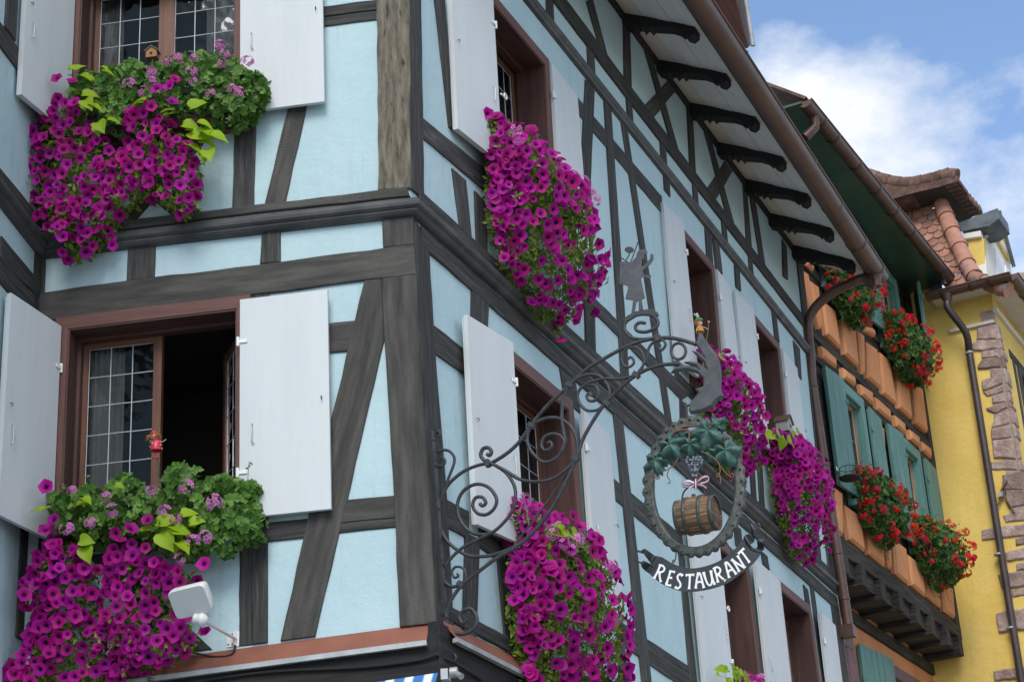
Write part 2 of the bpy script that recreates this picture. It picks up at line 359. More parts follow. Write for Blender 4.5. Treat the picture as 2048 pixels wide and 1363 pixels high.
# far end and back so the house is a closed body
m = MB(); p, q = BU.w(10.0, 0), BU.w(10.0, 0, -6)
m.quad([(p.x, p.y, 0), (q.x, q.y, 0), (q.x, q.y, 14), (p.x, p.y, 11.4)]); add('end_wall', m, G['blue'], HB)

def T(pl, pts, mat='timber', d1=.014, jit=.003, name='timber', parent=HB, d0=-.02):
    m = MB(); m.prism(pl, [pl.px(*p) for p in pts], d0, d1+random.uniform(-.002, .003), .005, jit)
    return add(name, m, G[mat], parent)
def TS(pl, pts, mat='timber', d1=.014, jit=.003, name='timber', parent=HB, d0=-.02):
    m = MB(); m.prism(pl, pts, d0, d1+random.uniform(-.002, .003), .005, jit); return add(name, m, G[mat], parent)
# --- facade A, upper storey
T(A, [(752, -380), (815, -380), (819, 0), (822, 378), (757, 382), (754, 0)], 'oldpost', .02, .006, 'corner_post')
T(A, [(500, 33), (754, 2), (754, 22), (500, 52)], d1=.016); T(A, [(500, 54), (754, 23.5), (755, 41), (500, 72)], d1=.012)
T(A, [(575, 226), (612, 225), (571, 407), (530, 411)], 'comb'); T(A, [(617, 55), (650, 52), (612, 224), (575, 225)], 'comb', .012)
T(A, [(471, 235), (513, 232), (509, 413), (465, 419)])
T(A, [(150, 262), (190, 254), (408, 428), (350, 436)], d1=.010)
T(A, [(225, 448), (270, 444), (430, 262), (390, 262)], d1=.008)
T(A, [(84, 250), (118, 246), (112, 466), (84, 470)])
T(A, [(82, 468), (255, 443), (440, 422), (815, 377), (821, 395), (440, 437), (82, 486)], 'comb', .026, .003, 'sill_beam')
T(A, [(118, 258), (515, 212), (515, 232), (118, 278)], 'casing', .07, .001, 'window_sill')
# --- frieze between moulding and beam
T(A, [(525, 452), (562, 448), (562, 525), (521, 529)]); T(A, [(764, 425), (827, 419), (828, 490), (767, 497)], 'comb', .016)
T(A, [(258, 484), (312, 478), (310, 556), (254, 563)]); T(A, [(80, 505), (92, 503), (90, 590), (80, 592)])
T(A, [(80, 588), (255, 563), (560, 526), (829, 490), (833, 550), (440, 600), (80, 645)], 'comb', .020, .004, 'floor_beam')
# --- lower storey
T(A, [(765, 559), (834, 551), (857, 964), (874, 1247), (801, 1254), (789, 992), (770, 680)], 'comb', .022, .003, 'corner_post')
T(A, [(730, 562), (764, 559), (769, 680), (631, 1273), (562, 1282), (617, 1037)], 'comb', .018, .004, 'brace')
T(A, [(688, 1000), (792, 991), (793, 1036), (676, 1047)], 'comb'); T(A, [(676, 1048.5), (793, 1037.5), (794, 1054), (670, 1067)], d1=.01)
T(A, [(505, 664), (712, 642), (698, 703), (505, 722)], 'comb')
T(A, [(506, 592), (539, 588), (536, 1285), (505, 1289)]); T(A, [(480, 1040), (505.5, 1037), (505.5, 1289), (478, 1292)], d1=.011)
T(A, [(532, 1045), (624, 1036), (616, 1075), (532, 1084)], d1=.012)
T(A, [(175, 1110), (225, 1105), (425, 1298), (350, 1308)], d1=.01)
T(A, [(84, 985), (116, 980), (105, 1340), (60, 1345)])
T(A, [(112, 1090), (480, 1046), (480, 1066), (112, 1112)], 'casing', .07, .001, 'window_sill')
TS(A, [(-2.46, 2.44), (0, 2.44), (0, 2.62), (-2.46, 2.62)], 'comb', .02, .004, 'floor_beam'); TS(A, [(-2.46, 4.0), (.03, 4.0), (.03, 4.2), (-2.46, 4.2)], 'comb', .02, .004, 'wall_plate')
for s_ in (-1.75, -.95): TS(A, [(s_, 2.62), (s_+.15, 2.62), (s_+.15, 4.0), (s_, 4.0)])
# --- return wall
T(LW, [(0, 472), (80, 570), (80, 600), (0, 525)]); TS(LW, [(0, .0), (.11, .0), (.11, -2.6), (0, -2.6)]); TS(LW, [(0, .15), (.10, .15), (.10, 3), (0, 3)])
TS(LW, [(.10, -1.93), (1.6, -1.88), (1.6, -1.72), (.10, -1.77)]); TS(LW, [(.1, 1.02), (1.4, 1.02), (1.4, 1.18), (.1, 1.18)])
TS(LW, [(.1, -.55), (1.3, -.52), (1.3, -.36), (.1, -.38)]); TS(LW, [(.62, 1.2), (.80, 1.2), (.80, 3.2), (.62, 3.2)]); TS(LW, [(.62, -1.9), (.78, -1.9), (.78, -4), (.62, -4)])
TS(LW, [(.1, .1), (2.0, .1), (2.0, .2), (.1, .2)], d1=.02)
# --- facade B, upper storey
T(BU, [(811, -330), (833, -330), (838, -40), (845, 400), (818, 378), (815, -40)], 'timber', .018, .004, 'corner_post')
T(BU, [(866, -10), (886, -10), (905, 262), (896, 255)])
T(BU, [(843, 236), (990, 356), (990, 400), (845, 279)]); T(BU, [(902, 337), (929, 361), (942, 493), (919, 470)]); T(BU, [(947, 382), (970, 407), (972, 522), (951, 502)])
T(BU, [(996, 545), (1012, 560), (1075, 520), (1060, 500)], d1=.012)
TS(BU, [(.1, -.01), (9.95, -.03), (9.95, .09), (.1, .10)], d1=.022, name='sill_beam')
T(BU, [(1169, 160), (1187, 181), (1179, 361), (1160, 345)]); T(BU, [(1160, 346), (1179, 362), (1190, 735), (1170, 718)])
T(BU, [(1206, 201), (1220, 222), (1258, 793), (1242, 780)], d1=.017); T(BU, [(1240, 242), (1253, 263), (1345, 868), (1333, 860)], d1=.017)
T(BU, [(1150, 191), (1322, 393), (1322, 426), (1156, 230)], d1=.012); T(BU, [(1150, 558), (1380, 787), (1362, 800), (1150, 588)], d1=.012)
T(BU, [(1325, 345), (1337, 360), (1339, 395), (1327, 380)]); T(BU, [(1358, 797), (1373, 810), (1373, 890), (1360, 876)])
T(BU, [(1408, 455), (1420, 470), (1424, 528), (1412, 515)]); T(BU, [(1423, 475), (1436, 490), (1443, 549), (1430, 538)])
T(BU, [(1467, 530), (1477, 542), (1480, 583), (1470, 574)]); T(BU, [(1542, 622), (1551, 635), (1557, 686), (1548, 676)]); T(BU, [(1585, 680), (1598, 697), (1602, 760), (1592, 745)])
T(BU, [(1494, 880), (1504, 890), (1514, 1037), (1504, 1030)]); T(BU, [(1511, 900), (1521, 910), (1530, 1046), (1520, 1040)])
TS(BU, [(9.72, -.05), (9.98, -.05), (9.96, 3.9), (9.72, 3.9)], d1=.016, name='end_post')
TS(BU, [(6.6, .55), (7.4, .55), (7.4, .72), (6.6, .72)]); TS(BU, [(8.7, .55), (9.72, .55), (9.72, .72), (8.7, .72)]); TS(BU, [(9.3, .05), (9.45, .05), (9.45, .55), (9.3, .55)])
TS(BU, [(5.05, .52), (6.6, .52), (6.6, .66), (5.05, .66)], d1=.01)
# --- attic frieze
TS(BU, [(0, 3.06), (4.2, 2.94), (9.72, 2.86), (9.72, 3.0), (4.2, 3.12), (0, 3.26)], d1=.020, name='frieze_beam')
z3, z4 = Z(840, 0, 2.434), Z(1240, 0, 2.434)
def TZ(z, *pts, **k): return T(BU, [z(*p) for p in pts], **k)
for a in ((610, 0, 645, 30), (810, 250, 845, 292), (1000, 490, 1030, 535), (1165, 705, 1195, 748), (1322, 895, 1347, 932)):
    p0, p1 = BU.px(*z3(a[0], a[1])), BU.px(*z3(a[2], a[3])); TS(BU, [(p0[0], 2.64), (p1[0], 2.64), (p1[0], 2.97), (p0[0], 2.97)], d1=.012)
for a in ((490, 1080, 515, 1112), (620, 1240, 640, 1270)):
    p0, p1 = BU.px(*z4(a[0], a[1])), BU.px(*z4(a[2], a[3])); TS(BU, [(p0[0], 2.62), (p1[0], 2.62), (p1[0], 2.90), (p0[0], 2.90)], d1=.012)
def fz(z, *pts, **k): T(BU, [z(*p) for p in pts], mat='timber', d1=k.get('d1', .014))
fz(z3, (805, 10), (835, -5), (915, 300), (870, 235)); fz(z3, (640, -80), (720, -60), (985, 20), (960, -60))
fz(z3, (985, 30), (1015, 90), (1025, 445), (990, 395)); fz(z3, (1072, 185), (1112, 245), (1258, 755), (1215, 692), d1=.017); fz(z3, (1085, 522), (1130, 580), (1255, 430), (1215, 385), d1=.011)
fz(z3, (1295, 520), (1322, 560), (1338, 870), (1310, 830))
fz(z4, (400, 620), (440, 685), (556, 1110), (514, 1050), d1=.017); fz(z4, (415, 930), (460, 980), (546, 835), (508, 785), d1=.011)
fz(z4, (595, 893), (614, 930), (638, 1205), (612, 1185)); fz(z4, (625, 935), (655, 980), (706, 1312), (680, 1288)); fz(z4, (785, 1165), (806, 1200), (812, 1363), (790, 1345))
for s in (.6, 1.9): TS(BU, [(s, 2.9), (s+.16, 2.9), (s+.16, 3.85), (s, 3.85)])
TS(BU, [(1.9, 2.9), (2.08, 2.9), (2.75, 3.85), (2.57, 3.85)])
TS(BU, [(0, 3.80), (9.96, 3.73), (9.96, 3.84), (0, 3.91)], 'black', .03, .002, 'wall_plate')
# --- facade B, lower storey
T(BL, [(826, 440), (853, 481), (867, 709), (890, 1000), (906, 1300), (872, 1300), (868, 1247), (827, 490)], 'timber', .018, .004, 'corner_post')
TS(BL, [(.10, -.145), (9.9, -.175), (9.9, -.03), (.10, .0)], d1=.020, name='floor_beam')
T(BL, [(941, 565), (976, 596), (972, 668), (940, 640)]); T(BL, [(865, 651), (925, 698), (925, 748), (867, 707)]); T(BL, [(887, 996), (935, 1022), (935, 1078), (890, 1054)])
T(BL, [(928, 1063), (956, 1079), (949, 1291), (923, 1274)]); T(BL, [(956, 1052), (1200, 1215), (1200, 1265), (956, 1094)], d1=.011); T(BL, [(992, 1110), (1010, 1125), (1033, 1335), (1011, 1320)])
TS(BL, [(.05, -2.56), (9.9, -2.56), (9.9, -2.44), (.05, -2.47)], d1=.022, name='sill_beam')
T(BL, [(1116, 727), (1148, 757), (1160, 828), (1128, 800)]); T(BL, [(1224, 822), (1243, 842), (1300, 1363), (1282, 1363)], d1=.017)
T(BL, [(1209, 942), (1356, 1064), (1356, 1105), (1213, 986)], d1=.012); T(BL, [(1225, 1232), (1380, 1334), (1380, 1385), (1240, 1288)], d1=.012)
T(BL, [(1232, 1263), (1246, 1275), (1256, 1400), (1238, 1400)]); T(BL, [(1352, 1062), (1362, 1070), (1392, 1363), (1378, 1363)], d1=.014)
T(BL, [(1466, 1045), (1480, 1058), (1484, 1100), (1470, 1090)]); T(BL, [(1520, 1100), (1532, 1111), (1537, 1140), (1525, 1130)])
T(BL, [(1605, 1168), (1614, 1178), (1620, 1216), (1610, 1206)])
TS(BL, [(9.55, -2.5), (9.95, -2.5), (9.93, -.1), (9.62, -.1)], d1=.016, name='end_post'); TS(BL, [(8.8, -2.5), (8.98, -2.5), (8.98, -.15), (8.84, -.15)])

# --- storey mouldings
nA, nB, nL = A.n, BU.n, LW.n
def sweep(name, stations, prof, mat, parent=HB):
    m = MB(); m.grid([[p+o*a+UP*b for a, b in prof] for p, o in stations], False, False, lambda i, j: (i*2., j*.02)); m.ngon([stations[0][0]+stations[0][1]*a+UP*b for a, b in prof][::-1]); m.ngon([stations[-1][0]+stations[-1][1]*a+UP*b for a, b in prof])
    return add(name, m, mat, parent)
P1 = [(0, .062), (.045, .062), (.05, .05), (.062, .048), (.080, .036), (.088, .016), (.084, -.004), (.070, -.016), (.060, -.020), (.060, -.030), (.046, -.046), (.030, -.054), (.0, -.058)]
mit = (nA+nB)/(1+nA.dot(nB)); mitL = (nA+nL)/(1+nA.dot(nL))
hm = .075
sweep('storey_moulding', [(LW.w(3, .10), nL), (A.w(-2.462, .105), mitL), (A.w(0, hm), mit), (BU.w(9.98, -.10), nB)], P1, G['mould'])
P2 = [(0, .05), (.03, .05), (.04, .035), (.06, .02), (.062, 0), (.05, -.02), (.04, -.03), (.03, -.05), (0, -.06)]
sweep('storey_moulding', [(BU.w(0, 2.72), nB), (BU.w(9.98, 2.59), nB)], P2, G['mould'])

# --- metal aprons over the ground floor
def apron(p0, p1, n, name):
    m = MB(); pr = [(0, .0), (.085, -.122), (.085, -.130), (.0, -.02)]
    m.grid([[p+n*a+UP*b for a, b in pr] for p in (p0, p1)], False)
    for p in (p0, p1): m.ngon([p+n*a+UP*b for a, b in pr])
    o = add(name, m, G['rust'], HB)
    m = MB(); pr = [(.084, -.117), (.093, -.122), (.093, -.150), (.06, -.150), (.06, -.128)]
    m.grid([[p+n*a+UP*b for a, b in pr] for p in (p0, p1)], False)
    for p in (p0, p1): m.ngon([p+n*a+UP*b for a, b in pr])
    add('drip_edge', m, G['zinc'], o)
apron(A.w(-2.4, -2.70), A.w(cb[0]-.03, -2.615), nA, 'metal_apron')
apron(BL.w(.10, -2.575, .012), BL.w(9.9, -2.60, .012), BL.n, 'metal_apron')
m = MB(); m.prism(A, [(-2.45, -3.25), (cb[0]+.03, -3.25), (cb[0]+.03, -2.68), (-2.45, -2.76)], -.02, .05, .01); add('shop_fascia', m, G['black'], HB)
m = MB(); m.prism(BL, [(-.03, -3.3), (9.9, -3.3), (9.9, -2.66), (-.03, -2.62)], -.02, .05, .01); add('shop_fascia', m, G['black'], HB)
m = MB(); m.tube([A.w(s, -2.84+.012*math.sin(s*5), .065) for s in [i*.06-2.3 for i in range(39)]]+[A.w(.06, -2.82, .07), BL.w(.1, -2.84, .07), BL.w(.5, -2.86, .065)], .009, 6); add('cable', m, G['black'], HB)

# --- windows
def sash(win, p0, wd, width, hgt, nd, cols=3, rows=6, mat='sash', st=.055, tk=.045):
    wd, nd = Vector(wd).normalized(), Vector(nd).normalized(); hd = UP
    m = MB(); b = p0-nd*tk
    m.box(b, wd*st, hd*hgt, nd*tk); m.box(b+wd*(width-st), wd*st, hd*hgt, nd*tk)
    m.box(b+wd*st, wd*(width-2*st), hd*st, nd*tk); m.box(b+wd*st+hd*(hgt-st), wd*(width-2*st), hd*st, nd*tk)
    b2 = p0+wd*st+hd*st-nd*.018
    for i in range(2): pass
    add('sash', m, G[mat], win)
    iw, ih = width-2*st, hgt-2*st; m = MB(); c = p0-nd*.016
    for i in range(cols+1):
        m.tube([c+wd*(st+iw*i/cols)+hd*(st+ih*k/6)+wd*random.uniform(-.0012, .0012) for k in range(7)], .0042, 5)
    for j in range(rows+1): m.tube([c+wd*(st+iw*k/4)+hd*(st+ih*j/rows+random.uniform(-.001, .001)) for k in range(5)], .0042, 5)
    add('lead_came', m, G['lead'], win)
    for i in range(cols):
        for j in range(rows):
            q = [c+wd*(st+iw*(i+a)/cols)+hd*(st+ih*(j+b_)/rows)+nd*random.uniform(-.0025, .0025) for a, b_ in ((0, 0), (1, 0), (1, 1), (0, 1))]
            m = MB(); m.quad(q); add('pane', m, G['glass'], win)
def window(pl, q, name='window', rv=.17, cw=.075, leaves='cc', proud=.03, casing='casing', jamb='brown', rows=6, parent=HB, sashmat='sash', cols=3):
    s0, s1, h0, h1 = q; m = MB(); C = cw
    w = pl.w
    def bx(a0, a1, b0, b1, d0, d1): m.box(w(a0, b0, d0), pl.sd*(a1-a0), pl.hd*(b1-b0), pl.n*(d1-d0))
    bx(s0-C, s0, h0-C, h1, -.02, proud); bx(s1, s1+C, h0-C, h1, -.02, proud); bx(s0-C, s1+C, h1, h1+C, -.02, proud); bx(s0, s1, h0-C, h0, -.02, proud+.02)
    win = add(name, m, G[casing], parent)
    m = MB(); t = .02
    def bx2(a0, a1, b0, b1, d0, d1): m.box(w(a0, b0, d0), pl.sd*(a1-a0), pl.hd*(b1-b0), pl.n*(d1-d0))
    e = proud-.006
    bx2(s0-t, s0+.012, h0-t, h1+t, -rv-.06, e); bx2(s1-.012, s1+t, h0-t, h1+t, -rv-.06, e); bx2(s0+.012, s1-.012, h1-.012, h1+t, -rv-.06, e); bx2(s0+.012, s1-.012, h0-t, h0+.012, -rv-.06, e)
    bx2(s0+.012, s0+.035, h0+.012, h1-.012, -rv+.0, -rv+.05); bx2(s1-.035, s1-.012, h0+.012, h1-.012, -rv, -rv+.05); bx2(s0+.035, s1-.035, h1-.035, h1-.012, -rv, -rv+.05)
    add('jamb', m, G[jamb], win)
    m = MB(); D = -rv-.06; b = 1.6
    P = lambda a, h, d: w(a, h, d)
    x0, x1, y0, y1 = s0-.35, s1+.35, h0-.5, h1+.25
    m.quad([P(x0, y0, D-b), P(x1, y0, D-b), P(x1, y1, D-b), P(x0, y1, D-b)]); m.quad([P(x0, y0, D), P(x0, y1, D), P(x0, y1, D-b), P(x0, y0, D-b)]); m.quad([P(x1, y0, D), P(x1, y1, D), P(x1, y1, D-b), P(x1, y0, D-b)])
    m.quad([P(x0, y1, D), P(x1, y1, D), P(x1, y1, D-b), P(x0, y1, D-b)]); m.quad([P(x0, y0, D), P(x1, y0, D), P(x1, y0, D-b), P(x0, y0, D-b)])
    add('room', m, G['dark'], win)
    a0, a1, b0, b1 = s0+.013, s1-.013, h0+.013, h1-.013; wd = (a1-a0)/2
    sc, sn = math.cos, math.sin
    if leaves[0] == 'c': sash(win, w(a0, b0, -rv), pl.sd, wd, b1-b0, pl.n, cols, rows, sashmat)
    else:
        an = R(float(leaves[1:]) if len(leaves) > 2 else 75); d = pl.sd*math.cos(an)-pl.n*math.sin(an); sash(win, w(a0, b0, -rv-.02), d, wd, b1-b0, pl.sd*math.sin(an)+pl.n*math.cos(an), cols, rows, sashmat)
    if leaves[1] == 'c': sash(win, w(a0+wd, b0, -rv), pl.sd, wd, b1-b0, pl.n, cols, rows, sashmat)
    else:
        an = R(58); d = -pl.sd*math.cos(an)-pl.n*math.sin(an); sash(win, w(a1, b0, -rv-.02), d, wd, b1-b0, -pl.sd*math.sin(an)+pl.n*math.cos(an), cols, rows, sashmat)
    return win
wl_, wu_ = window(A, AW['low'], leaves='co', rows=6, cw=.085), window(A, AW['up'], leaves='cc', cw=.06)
G['curtain'] = flat('curtain_cloth', (.42, .40, .36), .9, trans=.3)
for wn_, s_a, s_b, h_a, h_b in ((wl_, -2.22, -1.98, -1.85, -.42), (wu_, -2.22, -2.05, .8, 2.25), (wu_, -1.45, -1.2, .8, 2.25)):
    m = MB(); m.grid([[A.w(s_a+(s_b-s_a)*k/30, h, -.30+.018*math.sin(k*1.25+h*.6)) for k in range(31)] for h in (h_a, (h_a+h_b)/2, h_b)], True); add('curtain', m, G['curtain'], wn_)
window(BU, BW['w1'], leaves='oc', cw=.09, rv=.2); window(BU, BW['w2'], cw=.085, rv=.2); window(BU, BW['w3'], cw=.085, rv=.2)
window(BL, LWIN['l1'], cw=.10, rv=.22); window(BL, LWIN['l2'], cw=.09, rv=.22); window(BL, LWIN['l3'], cw=.09, rv=.22)

# --- shutters
def shutter(p0, wv, hgt, nv, back=1, hookside=1, parent=HB, mat='white', hook=True, planks=0, tk=.028, ledge=True):
    # p0 = bottom hinge corner of the visible face, wv = vector to the free edge, nv = visible-face normal
    wv = Vector(wv); nv = Vector(nv).normalized(); L_ = wv.length; wd = wv.normalized(); m = MB()
    n = planks or 1
    def slab(o, a, b, c, ch=.004):
        # chamfered box: front face inset
        m.box(o, a, b, c*(1-ch/c.length)) if False else m.box(o, a, b, c)
    for i in range(n):
        g = .0025 if planks else 0
        slab(p0-nv*(tk+(.002*random.random() if planks else 0))+wd*(L_*i/n+g), wd*(L_/n-2*g), UP*hgt, nv*tk)
    if ledge: slab(p0-nv*(tk+.02)+wd*.012+UP*.012, wd*(L_-.024), UP*(hgt-.024), nv*.0195)
    sh = add('shutter', m, G[mat], parent)
    for f in (.2, .8):
        m = MB(); c = p0+UP*hgt*f-wd*.012+nv*.002; m.tube([c-UP*.03, c+UP*.03], .011, 8); m.box(c+UP*-.012+nv*.003, wd*.06, UP*.024, nv*.004)
        add('hinge', m, G['wpaint'] if mat == 'white' else G[mat], sh)
    if hook:
        m = MB(); c = p0+wd*(.08 if hookside > 0 else L_-.08)+UP*hgt*.36+nv*.003
        m.tube([c+UP*.07, c+UP*.072+nv*.012, c+UP*.04+nv*.014, c-UP*.03+nv*.014, c-UP*.05+nv*.012, c-UP*.052+wd*.012+nv*.004], .0035, 6); add('hook', m, G['steel'], sh)
        m = MB(); c = p0+wd*(L_-.045)+UP*hgt*.5+nv*.003; m.tube([c, c+nv*.02, c+nv*.022-UP*.015, c+nv*.012-UP*.022], .003, 6); add('latch_eye', m, G['iron'], sh)
    return sh
def shut_pl(pl, s_h, s_e, h0, h1, dh=.075, de=.06, **k):
    a, b = pl.w(s_h, h0, dh), pl.w(s_e, h0, de); wv = b-a; n = wv.cross(UP).normalized(); n = n if n.dot(pl.n) > 0 else -n
    return shutter(a, wv, h1-h0, n, **k)
shut_pl(A, -1.095, -.535, -1.885, -.450, .085, .08)
shut_pl(A, -1.10, -.535, .90, 2.34, .085, .08)
for h0, h1, s0 in ((-1.89, -.47, -2.275), (.93, 2.36, -2.28)):
    a = A.w(s0, h0, .05); wv = az(199)*.56; n = wv.cross(UP).normalized(); n = n if n.dot(A.sd) > 0 else -n
    shutter(a, wv, h1-h0, n, hookside=-1)
def ringpull(pl, s, h, d):
    m = MB(); c = pl.w(s, h, d); m.tube([c+(pl.sd*math.cos(t)+UP*math.sin(t))*.022+pl.n*.012 for t in [i*math.pi/6 for i in range(13)]], .006, 6, False); m.tube([c-pl.sd*.05, c], .007, 6); add('shutter_catch', m, G['wpaint'], HB)
shut_pl(BU, 1.20, .60, .78, 2.22, .13, .07); shut_pl(BU, 2.43, 3.02, .80, 2.30, .075, .055)
shut_pl(BU, 5.44, 4.98, .70, 2.24, .10, .07); shut_pl(BU, 6.47, 6.95, .70, 2.20, .075, .055)
shut_pl(BU, 7.54, 7.02, .70, 2.20, .10, .07); shut_pl(BU, 8.60, 9.20, .70, 2.17, .075, .055)
shut_pl(BL, 1.12, .555, -1.875, -.46, .14, .07); shut_pl(BL, 2.53, 3.10, -1.9, -.45, .075, .055)
shut_pl(BL, 5.42, 4.80, -2.0, -.57, .12, .08, planks=4); shut_pl(BL, 6.62, 7.42, -2.0, -.50, .085, .065, planks=5); shut_pl(BL, 8.75, 9.35, -2.0, -.48, .085, .065)
ringpull(BU, 1.24, 1.34, .14); ringpull(BU, 5.47, 1.30, .11); ringpull(BL, 5.45, -1.25, .13)

# --- eaves: soffit, brackets, gutter, roof, downpipe
SO = Pl(BU.o, BU.sd)                          # truly vertical frame for the eaves
def ew(s, d, h): return BU.o+BU.sd*s+Vector((nB.x, nB.y, 0)).normalized()*d+UP*h
def hs(s): return 3.97-.014*(s-4.4) if s > 4.4 else 3.97
m = MB(); a, b = -.4, 10.05
m.quad([ew(a, 0, hs(a)-.045), ew(b, 0, hs(b)-.045), ew(b, .275, hs(b)-.183), ew(a, .275, hs(a)-.183)]); add('soffit_cove', m, G['cove'], HB)
soff = [.275, .40, .53, .66, .82]
for i in range(len(soff)-1):
    m = MB(); d0, d1 = soff[i]+.001, soff[i+1]-.003; f = lambda s, d: ew(s, d, hs(s)-.03-d*.55-.004*(i % 2))
    m.quad([f(a, d0), f(b, d0), f(b, d1), f(a, d1)]); m.quad([f(a, d1), f(b, d1), f(b, d1)+UP*.02, f(a, d1)+UP*.02]); m.quad([f(a, d0), f(b, d0), f(b, d0)+UP*.02, f(a, d0)+UP*.02])
    add('soffit_board', m, G['soffit'], HB)
PB = [(0, -.20), (.18, -.31), (.205, -.285), (.235, -.295), (.25, -.34), (.275, -.315), (.295, -.32), (.315, -.365), (.34, -.345), (.42, -.375), (.50, -.405), (.57, -.45), (.61, -.50), (.622, -.485), (.64, -.53), (.69, -.565), (.735, -.54), (.745, -.46)]
for i in range(-2, 7):
    s = 5.25+.875*(i-1); h = hs(s); m = MB(); wd = .068
    pts = [(-.03, 0)]+[(d, q) for d, q in PB]+[(.745, -.41)]
    L1 = [ew(s-wd, d, h+q) for d, q in pts]; L2 = [ew(s+wd, d, h+q) for d, q in pts]
    tr = tessellate_polygon([[Vector((d, q, 0)) for d, q in pts]])
    for t in tr: m.quad([L1[k] for k in t]); m.quad([L2[k] for k in reversed(t)])
    for k in range(len(pts)): j = (k+1) % len(pts); m.quad([L1[k], L1[j], L2[j], L2[k]])
    add('eaves_bracket', m, G['black'], HB)
G['seam'] = flat('gutter_seam', (.035, .02, .016), .4)
def gutter(name, fn, s0, s1, r, joints, mat, parent, dpt=.6, n=14):
    m = MB(); th = .004
    ang = [math.pi+math.pi*i/n for i in range(n+1)]
    for rr, flip in ((r, 0), (r-th, 1)):
        m.grid([[fn(s, math.cos(t)*rr, math.sin(t)*rr) for t in ang] for s in (s0, s1)])
    for s in (s0, s1): m.ngon([fn(s, math.cos(t)*r, math.sin(t)*r) for t in ang])
    m.tube([fn(s0, r+.004, .0), fn(s1, r+.004, .0)], .011, 8)
    g = add(name, m, mat, parent)
    for s in joints:
        m = MB(); m.grid([[fn(s+q, math.cos(t)*(r+w_), math.sin(t)*(r+w_)) for t in ang] for q, w_ in ((-.022, .0), (-.016, .010), (.016, .010), (.022, .0))], False)
        add('gutter_joint', m, G['seam'], g)
    return g
GD, GR = .918, .112
gh = lambda s: hs(s)-.485
gut = gutter('gutter', lambda s, x, y: ew(s, GD+x, gh(s)+y), -.4, 10.02, GR, [BU.px(*z4(*q))[0]*0+v for q, v in zip([(0, 0)]*8, (2.6, 3.75, 4.9, 6.0, 7.1, 8.1, 9.05, 9.8))], G['copper'], HB)
m = MB()
for k in (0, .03):
    m.quad([ew(-.4, .90, hs(0)-.43+k), ew(10.05, .90, hs(10)-.43+k), ew(10.05, -5, hs(10)+3.2+k), ew(-.4, -5, hs(0)+3.2+k)])
m.quad([ew(10.05, .90, hs(10)-.43), ew(10.05, .90, hs(10)-.40), ew(10.05, -5, hs(10)+3.23), ew(10.05, -5, hs(10)+3.2)])
G['rooftile'] = mk('roof_tile', (.085, .05, .04), (.19, .11, .085), (.13, .075, .058), scale=8, rough=.85, bump=.4, vary=.3, spots=(.12, .11, .10), spot_scale=10, spot_at=.62)
roof = add('roof', m, G['rooftile'], HB)
m = MB()
for k in range(60):
    s = -.35+k*.175; m.tube([ew(s, .915, hs(s)-.385), ew(s, .70, hs(s)-.24)], .035, 6)
add('eave_tiles', m, G['rooftile'], HB, kind='stuff')
pipeS = Pl(BU.w(9.80, 0, 0), nB)
pp = [(1735, 517), (1735, 549), (1728, 554), (1700, 567), (1672, 580), (1648, 597), (1628, 618), (1618, 640), (1616, 665), (1620, 700), (1623, 760)]
m = MB(); 
E0 = ew(9.80, GD, gh(9.8)-GR+.01); pth = [E0, E0-UP*.13]
for x, y in pp[2:]: pth.append(pipeS.hit(x, y))
pth = [pth[0], pth[1]]+[Vector(p) for p in spline([p for p in pth[2:]], 3)]
m.tube([E0+UP*.02, E0-UP*.05, E0-UP*.06, E0-UP*.13], lambda t: .085 if t < .3 else .058, 14); dp = add('downpipe', m, G['copper'], HB)
m = MB(); m.tube(pth[1:], .055, 14); add('swan_neck', m, G['copper'], dp)
pend = pth[-1]; base = BL.w(9.86, -.36, .10)
m = MB(); m.tube([pend, base], .055, 14); add('pipe', m, G['copper'], dp)
dr = (base-pend).normalized()
for f in (.03, .36, .72, .90):
    c = pend.lerp(base, f); m = MB(); m.tube([c-dr*.016, c-dr*.012, c+dr*.012, c+dr*.016], lambda t: .055 if t in (0, 1) else .061, 14); add('pipe_clamp', m, G['copper'], dp)
m = MB(); c = base; m.box(c-BU.sd*.06-nB*.30-UP*.13, BU.sd*.12, nB*.36, UP*.13); add('pipe_shoe', m, G['copper'], dp)
# dormer glimpsed above the gutter
m = MB(); P_ = [BU.px(x, y, .55) for x, y in ((1455, -70), (1476, -70), (1503, 90), (1497, 96))]; m.prism(BU, P_, -.6, .55, .01); dmr = add('dormer', m, G['brown'], HB)
m = MB(); m.tube([BU.hit(x, y, .60) for x, y in ((1478, -80), (1506, 92))], .025, 8); add('dormer_verge', m, G['zinc'], dmr)

